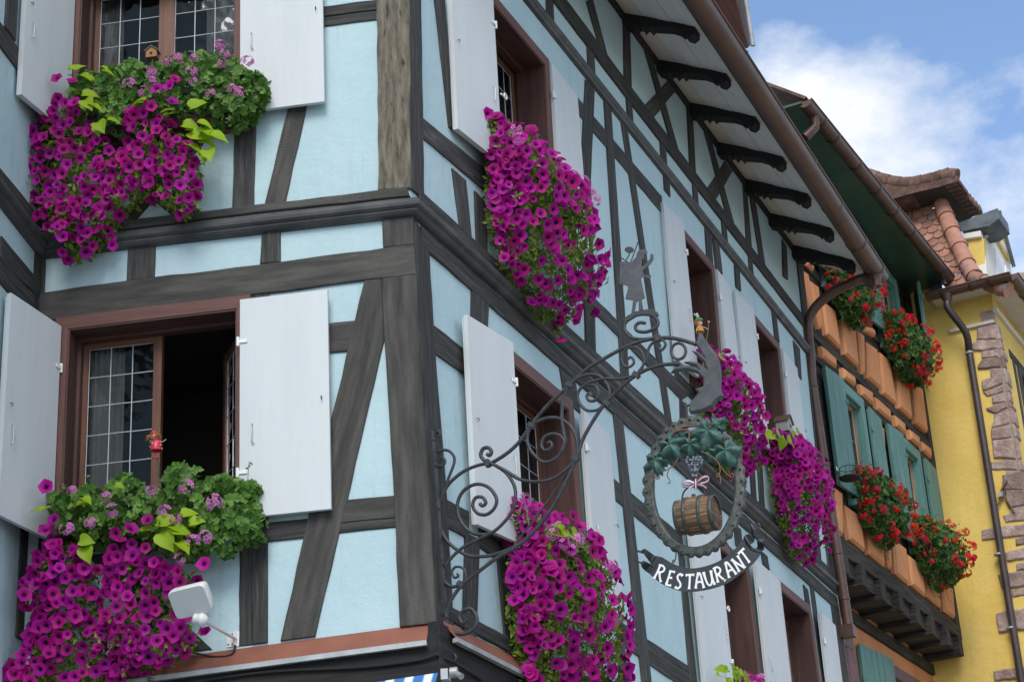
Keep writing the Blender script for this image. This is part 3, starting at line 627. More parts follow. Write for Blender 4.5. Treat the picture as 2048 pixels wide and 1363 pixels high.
# ------------------------------------------------------------------ flowers
def lathe(name, pts, mat, parent, axis_pts=None, n=12, axis=UP):
    e1 = axis.orthogonal().normalized(); e2 = axis.cross(e1); m = MB(); m.grid([[p+(e1*math.cos(2*math.pi*k/n)+e2*math.sin(2*math.pi*k/n))*r for k in range(n)] for p, r in pts], True, True); return add(name, m, mat, parent)
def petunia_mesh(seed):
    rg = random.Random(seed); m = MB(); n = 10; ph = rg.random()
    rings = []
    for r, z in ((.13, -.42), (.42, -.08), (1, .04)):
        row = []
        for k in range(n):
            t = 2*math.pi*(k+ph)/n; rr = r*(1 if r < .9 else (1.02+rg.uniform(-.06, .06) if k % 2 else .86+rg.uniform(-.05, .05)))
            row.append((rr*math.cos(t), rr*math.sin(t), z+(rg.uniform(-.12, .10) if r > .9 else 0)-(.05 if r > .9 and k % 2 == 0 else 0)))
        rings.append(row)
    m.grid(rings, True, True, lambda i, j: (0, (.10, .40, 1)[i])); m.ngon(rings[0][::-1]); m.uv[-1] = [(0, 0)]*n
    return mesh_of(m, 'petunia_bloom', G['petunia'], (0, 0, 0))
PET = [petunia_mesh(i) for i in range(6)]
def cluster_mesh(seed, mat, nf=10, name='geranium_bloom'):
    rg = random.Random(seed); m = MB()
    for i in range(nf):
        v = Vector((rg.gauss(0, 1), rg.gauss(0, 1), abs(rg.gauss(0, .8))+.1)).normalized(); c = v*rg.uniform(.55, .85); e1 = v.orthogonal().normalized(); e2 = v.cross(e1); ph = rg.random()*6
        for k in range(5):
            t = ph+k*2*math.pi/5; d = e1*math.cos(t)+e2*math.sin(t); q = e1*-math.sin(t)+e2*math.cos(t); r = rg.uniform(.30, .42)
            m.quad([c, c+d*r*.7-q*r*.38+v*.05, c+d*r*1.05+v*.02, c+d*r*.7+q*r*.38+v*.05], [(0, .1), (0, .7), (0, 1), (0, .7)])
    return mesh_of(m, name, mat, (0, 0, 0))
PINK = [cluster_mesh(i, G['geranium']) for i in range(4)]
RED = [cluster_mesh(20+i, G['redgeranium']) for i in range(4)]
def lime_mesh(seed):
    rg = random.Random(seed); m = MB(); rows = []
    for i, (x, w) in enumerate(((0, .02), (-.06, .30), (.10, .46), (.35, .50), (.62, .36), (.85, .15), (1.02, .01))):
        bend = -.38*max(0, x)**2
        rows.append([(x-(.10 if i == 0 else 0)*0, w*k, bend+abs(k)*.16*w*2+rg.uniform(-.02, .02)) for k in (-1, -.5, 0, .5, 1)])
    m.grid(rows, True, False, lambda i, j: (rg.random()*.0+.2+.6*((seed*37 % 10)/10), .5)); return mesh_of(m, 'lime_leaf', G['lime'], (0, 0, 0))
LIME = [lime_mesh(i) for i in range(4)]

def frame(nv, upv=UP, tilt=.4, spin=None):
    v = (Vector(nv).normalized()+Vector((random.gauss(0, 1), random.gauss(0, 1), random.gauss(0, 1)))*tilt*.6).normalized()
    q = v.to_track_quat('Z', 'Y'); return q @ Quaternion((0, 0, 1), random.random()*6.28 if spin is None else spin)
def leaf_small(m, c, n_, size, u):           # folded four-point leaf
    q = frame(n_, tilt=.9); a = q @ Vector((1, 0, 0)); b = q @ Vector((0, 1, 0)); z = q @ Vector((0, 0, 1))
    k = len(m.v); m.v += [tuple(c), tuple(c+a*size*.5+b*size*.27+z*size*.08), tuple(c+a*size-z*size*.12), tuple(c+a*size*.5-b*size*.27+z*size*.08)]
    m.f += [(k, k+1, k+2), (k, k+2, k+3)]; m.uv += [[(u, .5)]*3]*2; m.sm += [False, False]
def leaf_lobed(m, c, n_, size, u):           # rounded leaf with five scalloped lobes
    q = frame(n_, tilt=.75); a = q @ Vector((1, 0, 0)); b = q @ Vector((0, 1, 0)); z = q @ Vector((0, 0, 1))
    k = len(m.v); m.v.append(tuple(c-z*size*.10)); N = 11
    for i in range(N):
        t = .35+(2*math.pi-.7)*i/(N-1); r = size*(.56 if i % 2 else .42)
        m.v.append(tuple(c+a*math.cos(t)*r+b*math.sin(t)*r+z*size*random.uniform(-.05, .08)))
    for i in range(N-1): m.f.append((k, k+1+i, k+2+i)); m.uv.append([(u, .5)]*3); m.sm.append(False)
def inside(p, poly):
    x, y = p; c = False; j = len(poly)-1
    for i in range(len(poly)):
        if (poly[i][1] > y) != (poly[j][1] > y) and x < (poly[j][0]-poly[i][0])*(y-poly[i][1])/(poly[j][1]-poly[i][1])+poly[i][0]: c = not c
        j = i
    return c
def edged(p, poly):
    b = (9, 0, 0)
    for i in range(len(poly)):
        a, c = poly[i], poly[(i+1) % len(poly)]; dx, dy = c[0]-a[0], c[1]-a[1]; t = max(0, min(1, ((p[0]-a[0])*dx+(p[1]-a[1])*dy)/(dx*dx+dy*dy+1e-9)))
        q = (a[0]+dx*t, a[1]+dy*t); d = math.dist(p, q)
        if d < b[0]: b = (d, (q[0]-p[0])/(d+1e-6), (q[1]-p[1])/(d+1e-6))
    return b
from mathutils import noise as NZ
def wob(q): return NZ.noise(q*4.2)*.075+NZ.noise(q*11)*.04
class PolyMass:                              # an outline on a facade, bulging outwards
    def __init__(s, pl, pts, d0, bulge, rim=.16):
        s.pl, s.d0, s.b, s.rim = pl, d0, bulge, rim; s.poly = [pl.px(x, y, d0+bulge*.6) for x, y in pts]
        xs, ys = zip(*s.poly); s.bb = (min(xs), max(xs), min(ys), max(ys))
        s.area = abs(sum(s.poly[i][0]*s.poly[i-1][1]-s.poly[i-1][0]*s.poly[i][1] for i in range(len(s.poly))))/2
    def sample(s, depth=1):
        while True:
            p = (random.uniform(s.bb[0], s.bb[1]), random.uniform(s.bb[2], s.bb[3]))
            if inside(p, s.poly): break
        e, ex, ey = edged(p, s.poly); k = min(1, e/s.rim); k = math.sqrt(1-(1-k)**2)
        n = s.pl.n*(.35+.65*k)+(s.pl.sd*ex+s.pl.hd*ey)*(1-k)*.8-UP*.10
        q = s.pl.w(p[0], p[1], s.d0+s.b*k*depth); return q+n.normalized()*wob(q), n
class HangMass:                              # a trailing box seen end-on: profile in (d,h) swept along s
    def __init__(s, pl, s0, s1, prof, tip=.5, shift=0):
        s.pl, s.s0, s.s1, s.prof, s.tip = pl, s0, s1, spline([(a, b, 0) for a, b in prof], 8), tip
        s.L = [0]
        for i in range(len(s.prof)-1): s.L.append(s.L[-1]+(s.prof[i+1]-s.prof[i]).length)
        s.area = s.L[-1]*(s1-s0)*1.15; s.h0 = prof[0][1]; s.cen = (sum(p[0] for p in prof)/len(prof)*.6, prof[0][1])
    def sample(s, depth=1):
        a = -1+2*random.random()**1.35; t = random.random()*s.L[-1]; i = 0; cap = random.random() < .40
        while i < len(s.L)-2 and s.L[i+1] < t: i += 1
        f = (t-s.L[i])/(s.L[i+1]-s.L[i]+1e-9); p = s.prof[i].lerp(s.prof[i+1], f); tg = s.prof[i+1]-s.prof[i]; nn = Vector((-tg.y, tg.x)).normalized()
        if nn.x < 0 and p.x > .2: nn = -nn
        k = math.sqrt(max(0, 1-abs(a)**2.6)); kk = .35+.65*k
        if cap:                              # the end of the mass that faces the street corner
            r = math.sqrt(random.random()); kk = .72; k = .55; a = -.86-.14*(1-r*r)*depth
            cd_, ch_ = .10, s.h0+(s.prof[-1].y-s.h0)*.30; d = cd_+(.03+(p.x-.03)*kk-cd_)*r; h = ch_+(s.h0+(p.y-s.h0)*.78-ch_)*r
            q = s.pl.w((s.s0+s.s1)/2+a*(s.s1-s.s0)/2, h, d); n = -s.pl.sd*1.2+s.pl.n*.5*r; return q+n.normalized()*wob(q), n
        d, h = .03+(p.x-.03)*kk*(depth*.6+.4), s.h0+(p.y-s.h0)*(.42+.58*k)
        n = s.pl.n*nn.x*(.4+.6*k)+UP*nn.y*(.4+.6*k)+s.pl.sd*a*abs(a)*1.1
        q = s.pl.w((s.s0+s.s1)/2+a*(s.s1-s.s0)/2, h, d); return q+n.normalized()*wob(q), n
def scatter(mass, count, mind, depth=(.85, 1.05)):
    out = []; tries = 0; cell = {}
    while len(out) < count and tries < count*14:
        tries += 1; p, n = mass.sample(random.uniform(*depth)); key = tuple(int(math.floor(v/mind)) for v in p); ok = True
        for dx in (-1, 0, 1):
            for dy in (-1, 0, 1):
                for dz in (-1, 0, 1):
                    for q in cell.get((key[0]+dx, key[1]+dy, key[2]+dz), ()):
                        if (q-p).length < mind: ok = False
        if ok: cell.setdefault(key, []).append(p); out.append((p, n))
    return out
def leaves(box, masses, mat, fn, dens, size, depth, name='foliage'):
    m = MB()
    for ms in masses:
        for _ in range(int(ms.area*dens)):
            p, n = ms.sample(random.uniform(*depth)); fn(m, p-n.normalized()*.02, n, size*random.uniform(.6, 1.3), random.random())
    return add(name, m, mat, box, kind='stuff')
def blooms(box, masses, me, count, mind, size, name, depth=(.9, 1.08), tilt=.5, bias=None):
    tot = sum(x.area for x in masses)
    for ms in masses:
        for p, n in scatter(ms, int(count*ms.area/tot), mind, depth):
            if bias is not None: n = n.normalized()+bias
            inst(name, random.choice(me), p+n.normalized()*.03, box, frame(n, tilt=tilt), size*random.choice((.68, .85, .95, 1, 1, 1.08, 1.16)))
def at_px(box, pl, spots, me, size, name, d, nv=None, tilt=.5):
    for x, y in spots:
        inst(name, random.choice(me), pl.hit(x, y, d+random.uniform(-.03, .03)), box, frame(nv or (pl.n+UP*.2), tilt=tilt), size*random.uniform(.8, 1.15))
def lime(box, pl, spots, d):                 # (x, y, size in px, pointing angle in the picture, degrees)
    for x, y, sz, an in spots:
        dirv = pl.sd*math.cos(R(an))-UP*math.sin(R(an))+pl.n*random.uniform(-.1, .3); nn = (pl.n*.8+UP*.5+Vector((random.uniform(-.3, .3),)*3)).normalized(); dirv = (dirv-nn*dirv.dot(nn)).normalized(); b = nn.cross(dirv)
        q = Matrix((dirv, b, nn)).transposed().to_quaternion(); inst('lime_leaf', random.choice(LIME), pl.hit(x, y, d+random.uniform(-.02, .03)), box, q, sz*.72)
        dirv = (dirv+b*random.uniform(-.8, .8)).normalized(); b = nn.cross(dirv).normalized(); q = Matrix((dirv, b, nn)).transposed().to_quaternion()
        inst('lime_leaf', random.choice(LIME), pl.hit(x+random.uniform(-14, 14), y+random.uniform(-10, 12), d-random.uniform(.02, .06)), box, q, sz*.55)
def planter(box, pl, s0, s1, h, d0=.04, d1=.19, mat='terracotta'):
    m = MB(); m.prism(pl, [(s0, h-.11), (s1, h-.11), (s1+.01, h+.01), (s0-.01, h+.01)], d0, d1-.02, .01, back=True); add('planter', m, G[mat], box)
def sprigs(box, mass, n, length, r=.0025, mat='stem', out=.5):
    m = MB()
    for _ in range(n):
        p, nv = mass.sample(.8); nv = nv.normalized(); e = p+nv*length*random.uniform(.5, 1)+UP*length*random.uniform(-.5, .5)*out; mid = p.lerp(e, .5)+UP*length*.15
        m.tube([p, mid, e], r, 4, False)
        for k in range(3): leaf_small(m, mid.lerp(e, k/2), nv, .03, random.random())
    add('trailing_stem', m, G[mat], box, kind='stuff')

def trails(box, ms, n, length, d0, size=.04, bl=2):  # loose strands hanging out of the mass
    m = MB(); rg = [ms.sample(1.0) for _ in range(n*8)]; rg.sort(key=lambda q: q[0].z); rg = rg[:n*3]; random.shuffle(rg)
    for p, nv in rg[:n]:
        nv = nv.normalized(); L_ = length*random.uniform(.35, 1); P = [p-nv*.03]
        for k in range(1, 6): P.append(P[-1]+Vector((random.uniform(-.02, .02), random.uniform(-.02, .02), -L_/5))+nv*.012)
        m.tube(P, .0025, 4, False)
        for q in P[1:]:
            for _ in range(3): leaf_small(m, q, nv, random.uniform(.03, .05), random.random())
        for k in range(bl): inst('petunia_bloom', random.choice(PET), P[random.choice((2, 3, 4, 5))]+nv*.02, box, frame(nv+Vector((0, -.4, -.2)), tilt=.7), size*random.uniform(.7, 1.05))
    add('trailing_stem', m, G['pleaf'], box, kind='stuff')
# --- upper window on the broad side
z1 = Z(0, 0, 2.434)
FB = empty('petunia_box', A.w(-1.7, .75, .15), 'window box of magenta petunias spilling in two lobes onto moulding, lime leaves at its right', 'flower box', 'purple window boxes')
planter(FB, A, -2.24, -1.12, .93)
pt = [PolyMass(A, [z1(*p) for p in ((330, 470), (400, 520), (490, 650), (560, 720), (640, 740), (600, 640), (620, 560), (700, 520), (790, 570), (870, 640), (960, 740), (970, 830), (950, 960), (900, 1040), (820, 1020), (700, 960), (610, 1000), (540, 1090), (520, 1160), (400, 1230), (300, 1270), (270, 1200), (270, 1120), (200, 1060), (150, 980), (105, 900), (120, 740), (135, 620), (210, 520))], .10, .20)]
gm_ = [PolyMass(A, [z1(*p) for p in ((290, 380), (380, 330), (480, 340), (560, 300), (640, 270), (740, 300), (840, 270), (960, 220), (1080, 230), (1180, 290), (1290, 330), (1310, 430), (1230, 560), (1130, 610), (1010, 580), (900, 580), (780, 590), (680, 590), (600, 640), (530, 660), (450, 600), (330, 500))], .08, .24)]
leaves(FB, gm_, G['gleaf'], leaf_lobed, 1900, .062, (.35, 1.05)); leaves(FB, pt, G['pleaf'], leaf_small, 3300, .047, (.0, 1.0))
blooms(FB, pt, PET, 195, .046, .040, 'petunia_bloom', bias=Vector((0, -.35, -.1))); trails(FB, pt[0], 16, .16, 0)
at_px(FB, A, [z1(*p) for p in ((820, 305), (870, 290), (945, 285), (1095, 265), (1080, 310), (1205, 300), (740, 350), (740, 395), (935, 350), (940, 395), (630, 410), (695, 445), (1025, 455), (1130, 430), (1165, 450), (1075, 225))], PINK, .047, 'geranium_bloom', .33)
at_px(FB, A, [z1(*p) for p in ((350, 390), (275, 378), (855, 382), (820, 415), (762, 428), (840, 490), (358, 495), (735, 515))], PET, .041, 'petunia_bloom', .34)
lime(FB, A, [(150, 140, .13, -60), (160, 150, .13, 20), (205, 142, .12, 0), (165, 190, .15, -10), (170, 200, .14, 60), (180, 210, .13, 20), (195, 245, .14, 60), (215, 240, .12, -20), (380, 215, .15, -30), (345, 220, .12, 180), (365, 250, .16, 10), (385, 270, .17, 10), (400, 262, .16, 20), (420, 270, .17, 15), (375, 290, .14, 30), (400, 285, .16, 5), (415, 300, .14, 75), (395, 245, .13, 10), (290, 200, .12, 190)], .34)
sprigs(FB, gm_[0], 26, .14)
# --- lower window on the broad side
z7 = Z(0, 803, 2.434)
FB = empty('petunia_box', A.w(-1.7, -2.0, .15), 'green ivy geraniums above two long trails of magenta petunias beside the floodlight', 'flower box', 'purple window boxes')
planter(FB, A, -2.24, -1.12, -1.80)
pt = [PolyMass(A, [z7(*p) for p in ((230, 640), (330, 650), (400, 720), (450, 820), (470, 950), (450, 1080), (500, 1130), (560, 1200), (530, 1290), (470, 1400), (30, 1400), (40, 1300), (100, 1230), (130, 1100), (150, 1000), (90, 950), (110, 900), (150, 800), (190, 730))], .10, .20),
      PolyMass(A, [z7(*p) for p in ((520, 790), (560, 700), (640, 690), (720, 760), (800, 800), (900, 800), (960, 850), (900, 960), (880, 1060), (940, 1100), (960, 1180), (880, 1220), (760, 1270), (640, 1300), (560, 1330), (520, 1240), (530, 1120), (490, 1050), (540, 960), (530, 880))], .10, .20)]
gm_ = [PolyMass(A, [z7(*p) for p in ((195, 400), (300, 430), (380, 390), (470, 400), (590, 330), (690, 370), (780, 400), (820, 270), (900, 290), (960, 350), (1090, 320), (1240, 370), (1250, 640), (1150, 690), (1030, 740), (940, 770), (850, 750), (700, 700), (560, 650), (420, 690), (260, 640), (200, 560))], .08, .26)]
leaves(FB, gm_, G['gleaf'], leaf_lobed, 1900, .066, (.3, 1.05)); leaves(FB, pt, G['pleaf'], leaf_small, 3300, .047, (.0, 1.0))
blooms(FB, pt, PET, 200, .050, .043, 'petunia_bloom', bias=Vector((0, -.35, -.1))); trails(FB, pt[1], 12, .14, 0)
at_px(FB, A, [z7(*p) for p in ((350, 435), (515, 465), (735, 435), (910, 410), (550, 530), (440, 590), (325, 620), (800, 530), (855, 572), (880, 765), (1000, 655), (940, 680), (1040, 490))], PINK, .052, 'geranium_bloom', .35)
at_px(FB, A, [z7(*p) for p in ((222, 412), (258, 570), (220, 618), (715, 572), (640, 612), (708, 710), (250, 690), (265, 740), (560, 640), (590, 670), (640, 690), (360, 730), (410, 810), (290, 805), (120, 935), (990, 785), (500, 1060), (1000, 1115), (640, 745), (745, 780), (860, 825))], PET, .045, 'petunia_bloom', .35)
lime(FB, A, [(85, 1020, .13, 190), (165, 995, .1, 30), (320, 1045, .15, -20), (300, 1060, .15, 200), (325, 1065, .18, 60), (345, 1060, .15, 0), (340, 1050, .15, 20), (355, 1085, .15, 40), (365, 1030, .13, -30), (170, 1095, .14, 70), (160, 1080, .12, 10), (160, 1010, .1, 180), (380, 1045, .12, -20), (230, 970, .08, 0)], .36)
sprigs(FB, gm_[0], 30, .15)

# --- boxes on the side facade
def side_box(pl, s0, s1, h, prof, label, n=190, bigger=.0465, mind=.041, limes=(), pinks=9, gtop=.16):
    box = empty('petunia_box', pl.w((s0+s1)/2, h-.15, .12), label, 'flower box', 'purple window boxes')
    planter(box, pl, s0+.05, s1-.05, h+.02)
    ms = HangMass(pl, s0, s1, prof); tp =  HangMass(pl, s0+.02, s1-.02, [(.02, h+gtop), (.12, h+gtop+.04), (.24, h+gtop), (.34, h)])
    leaves(box, [ms], G['pleaf'], leaf_small, 4300, .046, (-.1, .95)); leaves(box, [tp], G['gleaf'], leaf_lobed, 1500, .06, (.3, 1.1))
    blooms(box, [ms], PET, n, mind, bigger, 'petunia_bloom', bias=Vector((-.1, -.55, -.15)))
    blooms(box, [tp], PINK, pinks, .10, .048, 'geranium_bloom', (1.0, 1.15), bias=Vector((0, -.5, .2)))
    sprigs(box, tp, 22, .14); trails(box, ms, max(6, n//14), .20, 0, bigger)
    if limes: lime(box, pl, limes, .30)
    return box
def prof(h, dm, drop, top=.12): return [(.02, h+top), (dm*.45, h+top+.02), (dm*.85, h), (dm, h-drop*.30), (dm*.86, h-drop*.62), (dm*.55, h-drop*.88), (.16, h-drop)]
b1_ = side_box(BU, 1.02, 2.50, .80, prof(.86, .50, 1.02, .20), 'tall cascade of magenta petunias from upper window nearest the corner post', 252)
b2_ = side_box(BL, .98, 2.46, -1.86, prof(-1.80, .42, 1.30, .18), 'broad cascade of magenta petunias behind the iron bracket, with one pink geranium standing up', 252)
side_box(BU, 5.52, 6.42, .72, prof(.78, .46, .85, .20), 'magenta petunias on upper sill behind the iron hand', 200, limes=[(1440, 715, .13, -30), (1450, 725, .15, 10), (1470, 735, .15, 20), (1430, 722, .12, 180)])
side_box(BU, 7.60, 8.55, .72, prof(.76, .46, 1.05, .14), 'magenta petunias with lime leaves on upper sill next to the brown downpipe', 230, limes=[(1545, 870, .16, 180), (1560, 875, .2, 10), (1575, 880, .2, 15), (1555, 868, .16, -10), (1600, 882, .16, 5), (1585, 872, .2, 0)])
bx_ = side_box(BL, 5.55, 6.5, -1.98, prof(-1.96, .36, .6, .14), 'small petunia and lime-leaf box on ground-side sill under the banner', 70, limes=[(1450, 1340, .13, 200), (1465, 1335, .15, 0), (1480, 1345, .14, 20), (1440, 1350, .12, 180), (1470, 1350, .14, 60), (1490, 1352, .12, 10), (1455, 1355, .13, 90)])

at_px(b1_, BU, [(1030, 260), (1036, 278), (1152, 372), (1168, 362), (1180, 385), (1160, 392), (1190, 400), (1140, 355)], PINK, .055, 'geranium_bloom', .36, -BU.sd*.6+BU.n)
at_px(b2_, BL, [(1050, 998), (1104, 1066), (1128, 1086), (1142, 1098), (1156, 1078), (1222, 1130)], PINK, .055, 'geranium_bloom', .42, -BL.sd*.6+BL.n)
lime(b2_, BL, [(1130, 1062, .14, 180), (1145, 1066, .14, 0), (1120, 1060, .12, 200), (1215, 1215, .14, 60), (1222, 1235, .15, 30)], .40)
m = MB(); p_ = BL.hit(1050, 1003, .36); m.tube([p_, p_-UP*.18+BL.n*.02], .004, 6); add('flower_stalk', m, G['stem'], b2_)

# ------------------------------------------------------------------ wrought-iron sign bracket (square to the side facade)
SG = Pl(BL.hit(880, 1080), az(AZB+90))
if SG.n.dot(CAM-SG.o) < 0: SG.n = -SG.n
ux, vy = Z(820, 620, 3.245), Z(820, 943, 3.245)
w3 = Z(1180, 460, 3.245)
BR = empty('sign_bracket', BL.hit(896, 1317), 'scrolled black wrought-iron bracket on corner post with wine-carrier silhouette and cut-out hand', 'sign bracket')
def bar(pts, r=.0105, name='scroll', d=0, taper=False, k=6):
    m = MB(); P = spline([SG.hit(x, y, d) for x, y in pts], k)
    m.tube(P, (lambda t: r*(1-.35*t)) if taper else r, 8); return add(name, m, G['iron'], BR)
m = MB(); wb = [BL.hit(x, y, .012) for x, y in ((862, 862), (869, 947), (877, 1049), (888, 1214), (897, 1312))]
for a, b in zip(wb, wb[1:]): m.box(a-BL.sd*.02, BL.sd*.04, b-a, BL.n*.012)
add('wall_bar', m, G['iron'], BR)
m = MB()
for f in (.05, .2, .42, .62, .8, .95):
    i = min(3, int(f*4)); c = wb[i].lerp(wb[i+1], f*4-i)+BL.n*.012; m.ball(c, .012, 8, 4)
add('rivet', m, G['iron'], BR, kind='stuff')
bar([(866, 872), (862, 864), (864, 857), (870, 858), (873, 864), (878, 861), (880, 868), (876, 873)], .008, 'curl')
bar([(896, 1300), (897, 1318), (906, 1322), (912, 1314), (907, 1306), (901, 1310), (904, 1315)], .008, 'curl')
# main lower arc
bar([(934, 1236), (926, 1245), (918.6, 1233), (928, 1220), (943, 1217), (954, 1236), (946, 1257), (921.7, 1267), (895.5, 1251), (895.5, 1214), (921.7, 1171), (952.5, 1146), (992.6, 1115.6), (1035.7, 1091), (1066.5, 1063), (1097, 1026), (1125, 977), (1152.8, 916), (1168, 873), (1202, 817), (1232, 783.6), (1272.5, 749.7), (1315.6, 731), (1360, 727)], .0118, 'lower_arm')
# upper arc with its curl
bar([(974, 907), (979, 910), (983, 903), (977, 895), (966, 897), (962, 912), (975.6, 925), (986, 923.5), (1017, 903.5), (1042, 879), (1063.5, 848), (1097, 808), (1140.5, 768), (1174, 737), (1205, 718.6), (1238.6, 700), (1272, 685), (1315.6, 675.7), (1352.6, 677), (1392, 688)], .0118, 'upper_arm')
bar([(975, 926), (952.5, 931), (924.8, 943.6), (897, 968), (881.6, 999), (877.5, 1022), (878.5, 1044.7), (890.9, 1075.5), (912, 1097), (940, 1111), (974, 1111), (1005, 1103), (1034, 1090)], .0108)
bar([(980, 926), (992.6, 931), (1014, 946.7), (1029.5, 974), (1029.5, 1005), (1017, 1033), (986, 1063), (958.7, 1068), (937, 1060), (918.6, 1035), (915.5, 1004.6), (927.9, 980), (952.5, 967.6), (977, 973.8), (992.6, 995), (989.5, 1014), (974, 1027.7), (955.6, 1026), (945.7, 1011), (951, 995), (964.8, 993.8), (971.6, 1004.6), (964.8, 1011), (960, 1006)], .0108)
bar([(986, 1063), (974, 1069), (950, 1081), (921.7, 1097), (897, 1121.7), (886, 1146), (892, 1165), (906, 1172.6), (921.7, 1167)], .0105, d=.004)
bar([(921, 1168), (931, 1155.6), (928, 1137), (912, 1132.5), (903.8, 1143), (909, 1154), (917, 1151), (914, 1146)], .008)
bar([(883, 996), (897, 956), (909, 922), (903, 905), (887.8, 899), (872, 906.6), (867.8, 919), (874, 929.7), (884.7, 931), (890, 922), (884.7, 914), (878.5, 919)], .009)
bar([(980, 925), (1011, 940.5), (1035.7, 956), (1060, 962), (1091, 960.5), (1115.8, 951), (1140.5, 931), (1151, 916)], .0105, d=.004)
bar([(1140, 769), (1128, 792.6), (1123.5, 829.6), (1128, 866.5), (1129.7, 884), (1115.8, 912.8), (1088, 923.5), (1063.5, 903.5), (1054, 875.8), (1063.5, 851), (1088, 837), (1116, 835.7), (1140.5, 851), (1152.8, 875.8), (1155, 900), (1151, 914)], .0105)
bar([(1124, 902), (1129, 885), (1122, 872), (1109, 867), (1096, 869), (1086, 877), (1083, 890), (1088, 899), (1098, 898), (1104, 890), (1100, 883), (1094, 886)], .0095, d=.003)
bar([(1140, 770), (1156, 755.6), (1180.6, 748), (1205, 755.6), (1219, 780), (1215, 803), (1208, 808), (1196, 818.8), (1174, 820), (1159, 805), (1156, 786), (1168, 771), (1190, 771), (1197.5, 786), (1190, 800), (1177.5, 800), (1173.8, 791), (1180.6, 786), (1183, 792)], .0095)
bar([(1159, 778), (1180, 763.5), (1211, 757), (1241.6, 757), (1272, 750)], .0095, d=.004)
bar([(1255.5, 717), (1263, 714), (1268, 725), (1257, 734), (1246, 728), (1244, 712), (1254, 696), (1275.5, 695.8), (1288, 712.7), (1284.8, 734), (1272.5, 748)], .0085)
bar([(1272.5, 750), (1291, 722), (1298.6, 694), (1312.5, 680), (1326, 680), (1331, 690), (1322, 700.4), (1317, 692.7), (1322, 689)], .0085)
m = MB(); c = (1357, 702); m.tube([SG.hit(c[0]+14.5*math.cos(t), c[1]+16*math.sin(t)) for t in [i*math.pi/14 for i in range(29)]], .009, 8, False); add('ring', m, G['iron'], BR)
bar([(1357, 686), (1358, 677)], .007, 'ring_stud'); bar([(1355, 718), (1352, 727)], .007, 'ring_stud')
bar([(1315.6, 675), (1281.7, 678), (1260, 672.6), (1249, 657), (1254, 638.7), (1272.5, 629.5), (1303, 629.5), (1315.6, 641.8), (1312.5, 654), (1294, 663), (1275.5, 661.8), (1271, 652.6), (1278.6, 645), (1291, 646)], .0105, 'top_scroll')
bar([(1032, 1085), (1085, 1015), (1137, 943)], .006, 'stay_rod', -.03)
for x, y, an in ((975.5, 926, .2), (1063.5, 850, .9), (1140, 769, .9), (1151, 916, .8), (1214, 806, .9), (1272.5, 749.5, .7), (1315.6, 675.5, .1), (921.5, 1168, .7)):
    m = MB(); c = SG.hit(x, y); t = (SG.sd*math.cos(an)+UP*math.sin(an)); q = SG.n.cross(t).normalized(); m.box(c-t*.014-q*.022-SG.n*.017, t*.028, q*.044, SG.n*.034); add('collar', m, G['iron'], BR)
def cut(name, pts, z, th=.005, ch=.001, parent=BR, mat='iron', d=0):
    m = MB(); m.prism(SG, [SG.px(*z(*p)) for p in pts], d-th/2, d+th/2, ch, back=True); return add(name, m, G[mat], parent)
fig = cut('wine_carrier', [(268, 545), (290, 532), (300, 470), (315, 455), (318, 522), (345, 516), (336, 450), (356, 440), (330, 312), (340, 302), (388, 316), (398, 295), (352, 290), (336, 268), (388, 225), (412, 190), (410, 155), (394, 155), (390, 185), (372, 210), (346, 232), (335, 235), (337, 190), (352, 180), (348, 165), (372, 152), (368, 130), (345, 124), (318, 130), (305, 150), (300, 176), (284, 190), (268, 215), (252, 205), (195, 205), (190, 350), (236, 358), (248, 372), (230, 448), (280, 456), (274, 505)], w3, .006, mat='sheetiron')
cut('grape_masher', [(255+30*math.cos(t), 128+20*math.sin(t)) for t in [i*math.pi/8 for i in range(16)]], w3, .006, parent=BR)
m = MB(); m.tube([SG.hit(*w3(262, 215)), SG.hit(*w3(312, 78))], .004, 6); m.tube([SG.hit(*w3(205, 180)), SG.hit(*w3(245, 210))], .004, 6); m.tube([SG.hit(*w3(235, 195)), SG.hit(*w3(270, 130))], .004, 6); add('pole', m, G['iron'], BR)
cut('base_mound', [(222, 585), (245, 558), (300, 530), (345, 522), (400, 512), (440, 535), (446, 560), (430, 556), (390, 545), (300, 558), (248, 590), (228, 612)], w3, .02)
HAND = [(672, 728), (692, 722), (697, 690), (712, 664), (726, 672), (742, 702), (775, 745), (815, 798), (838, 855), (850, 925), (846, 1010), (852, 1055), (876, 1075), (830, 1102), (795, 1148), (725, 1180), (652, 1190), (640, 1165), (652, 1120), (684, 1078), (702, 1058), (682, 1032), (735, 1012), (734, 965), (700, 930), (640, 910), (580, 914), (524, 926), (556, 890), (610, 876), (660, 880), (716, 908), (690, 888), (608, 858), (650, 850), (710, 862), (768, 908), (742, 862), (690, 815), (660, 782), (700, 790), (752, 828), (712, 778)]
def dome(name, pts, z, th, mat, parent, rim=.03):
    m = MB(); P = [SG.px(*z(*p)) for p in pts]
    m.prism(SG, P, -th/2, th/2, min(.012, th*.45), back=True); return add(name, m, G[mat], parent)
dome('hand', HAND, w3, .03, 'sheetiron', BR)
m = MB(); hk = [SG.hit(*w3(x, y)) for x, y in ((645, 1130), (630, 1140), (618, 1120), (610, 1130), (625, 1150), (632, 1200), (640, 1235))]; m.tube(spline(hk, 4), .006, 6); add('hanging_hook', m, G['iron'], BR)

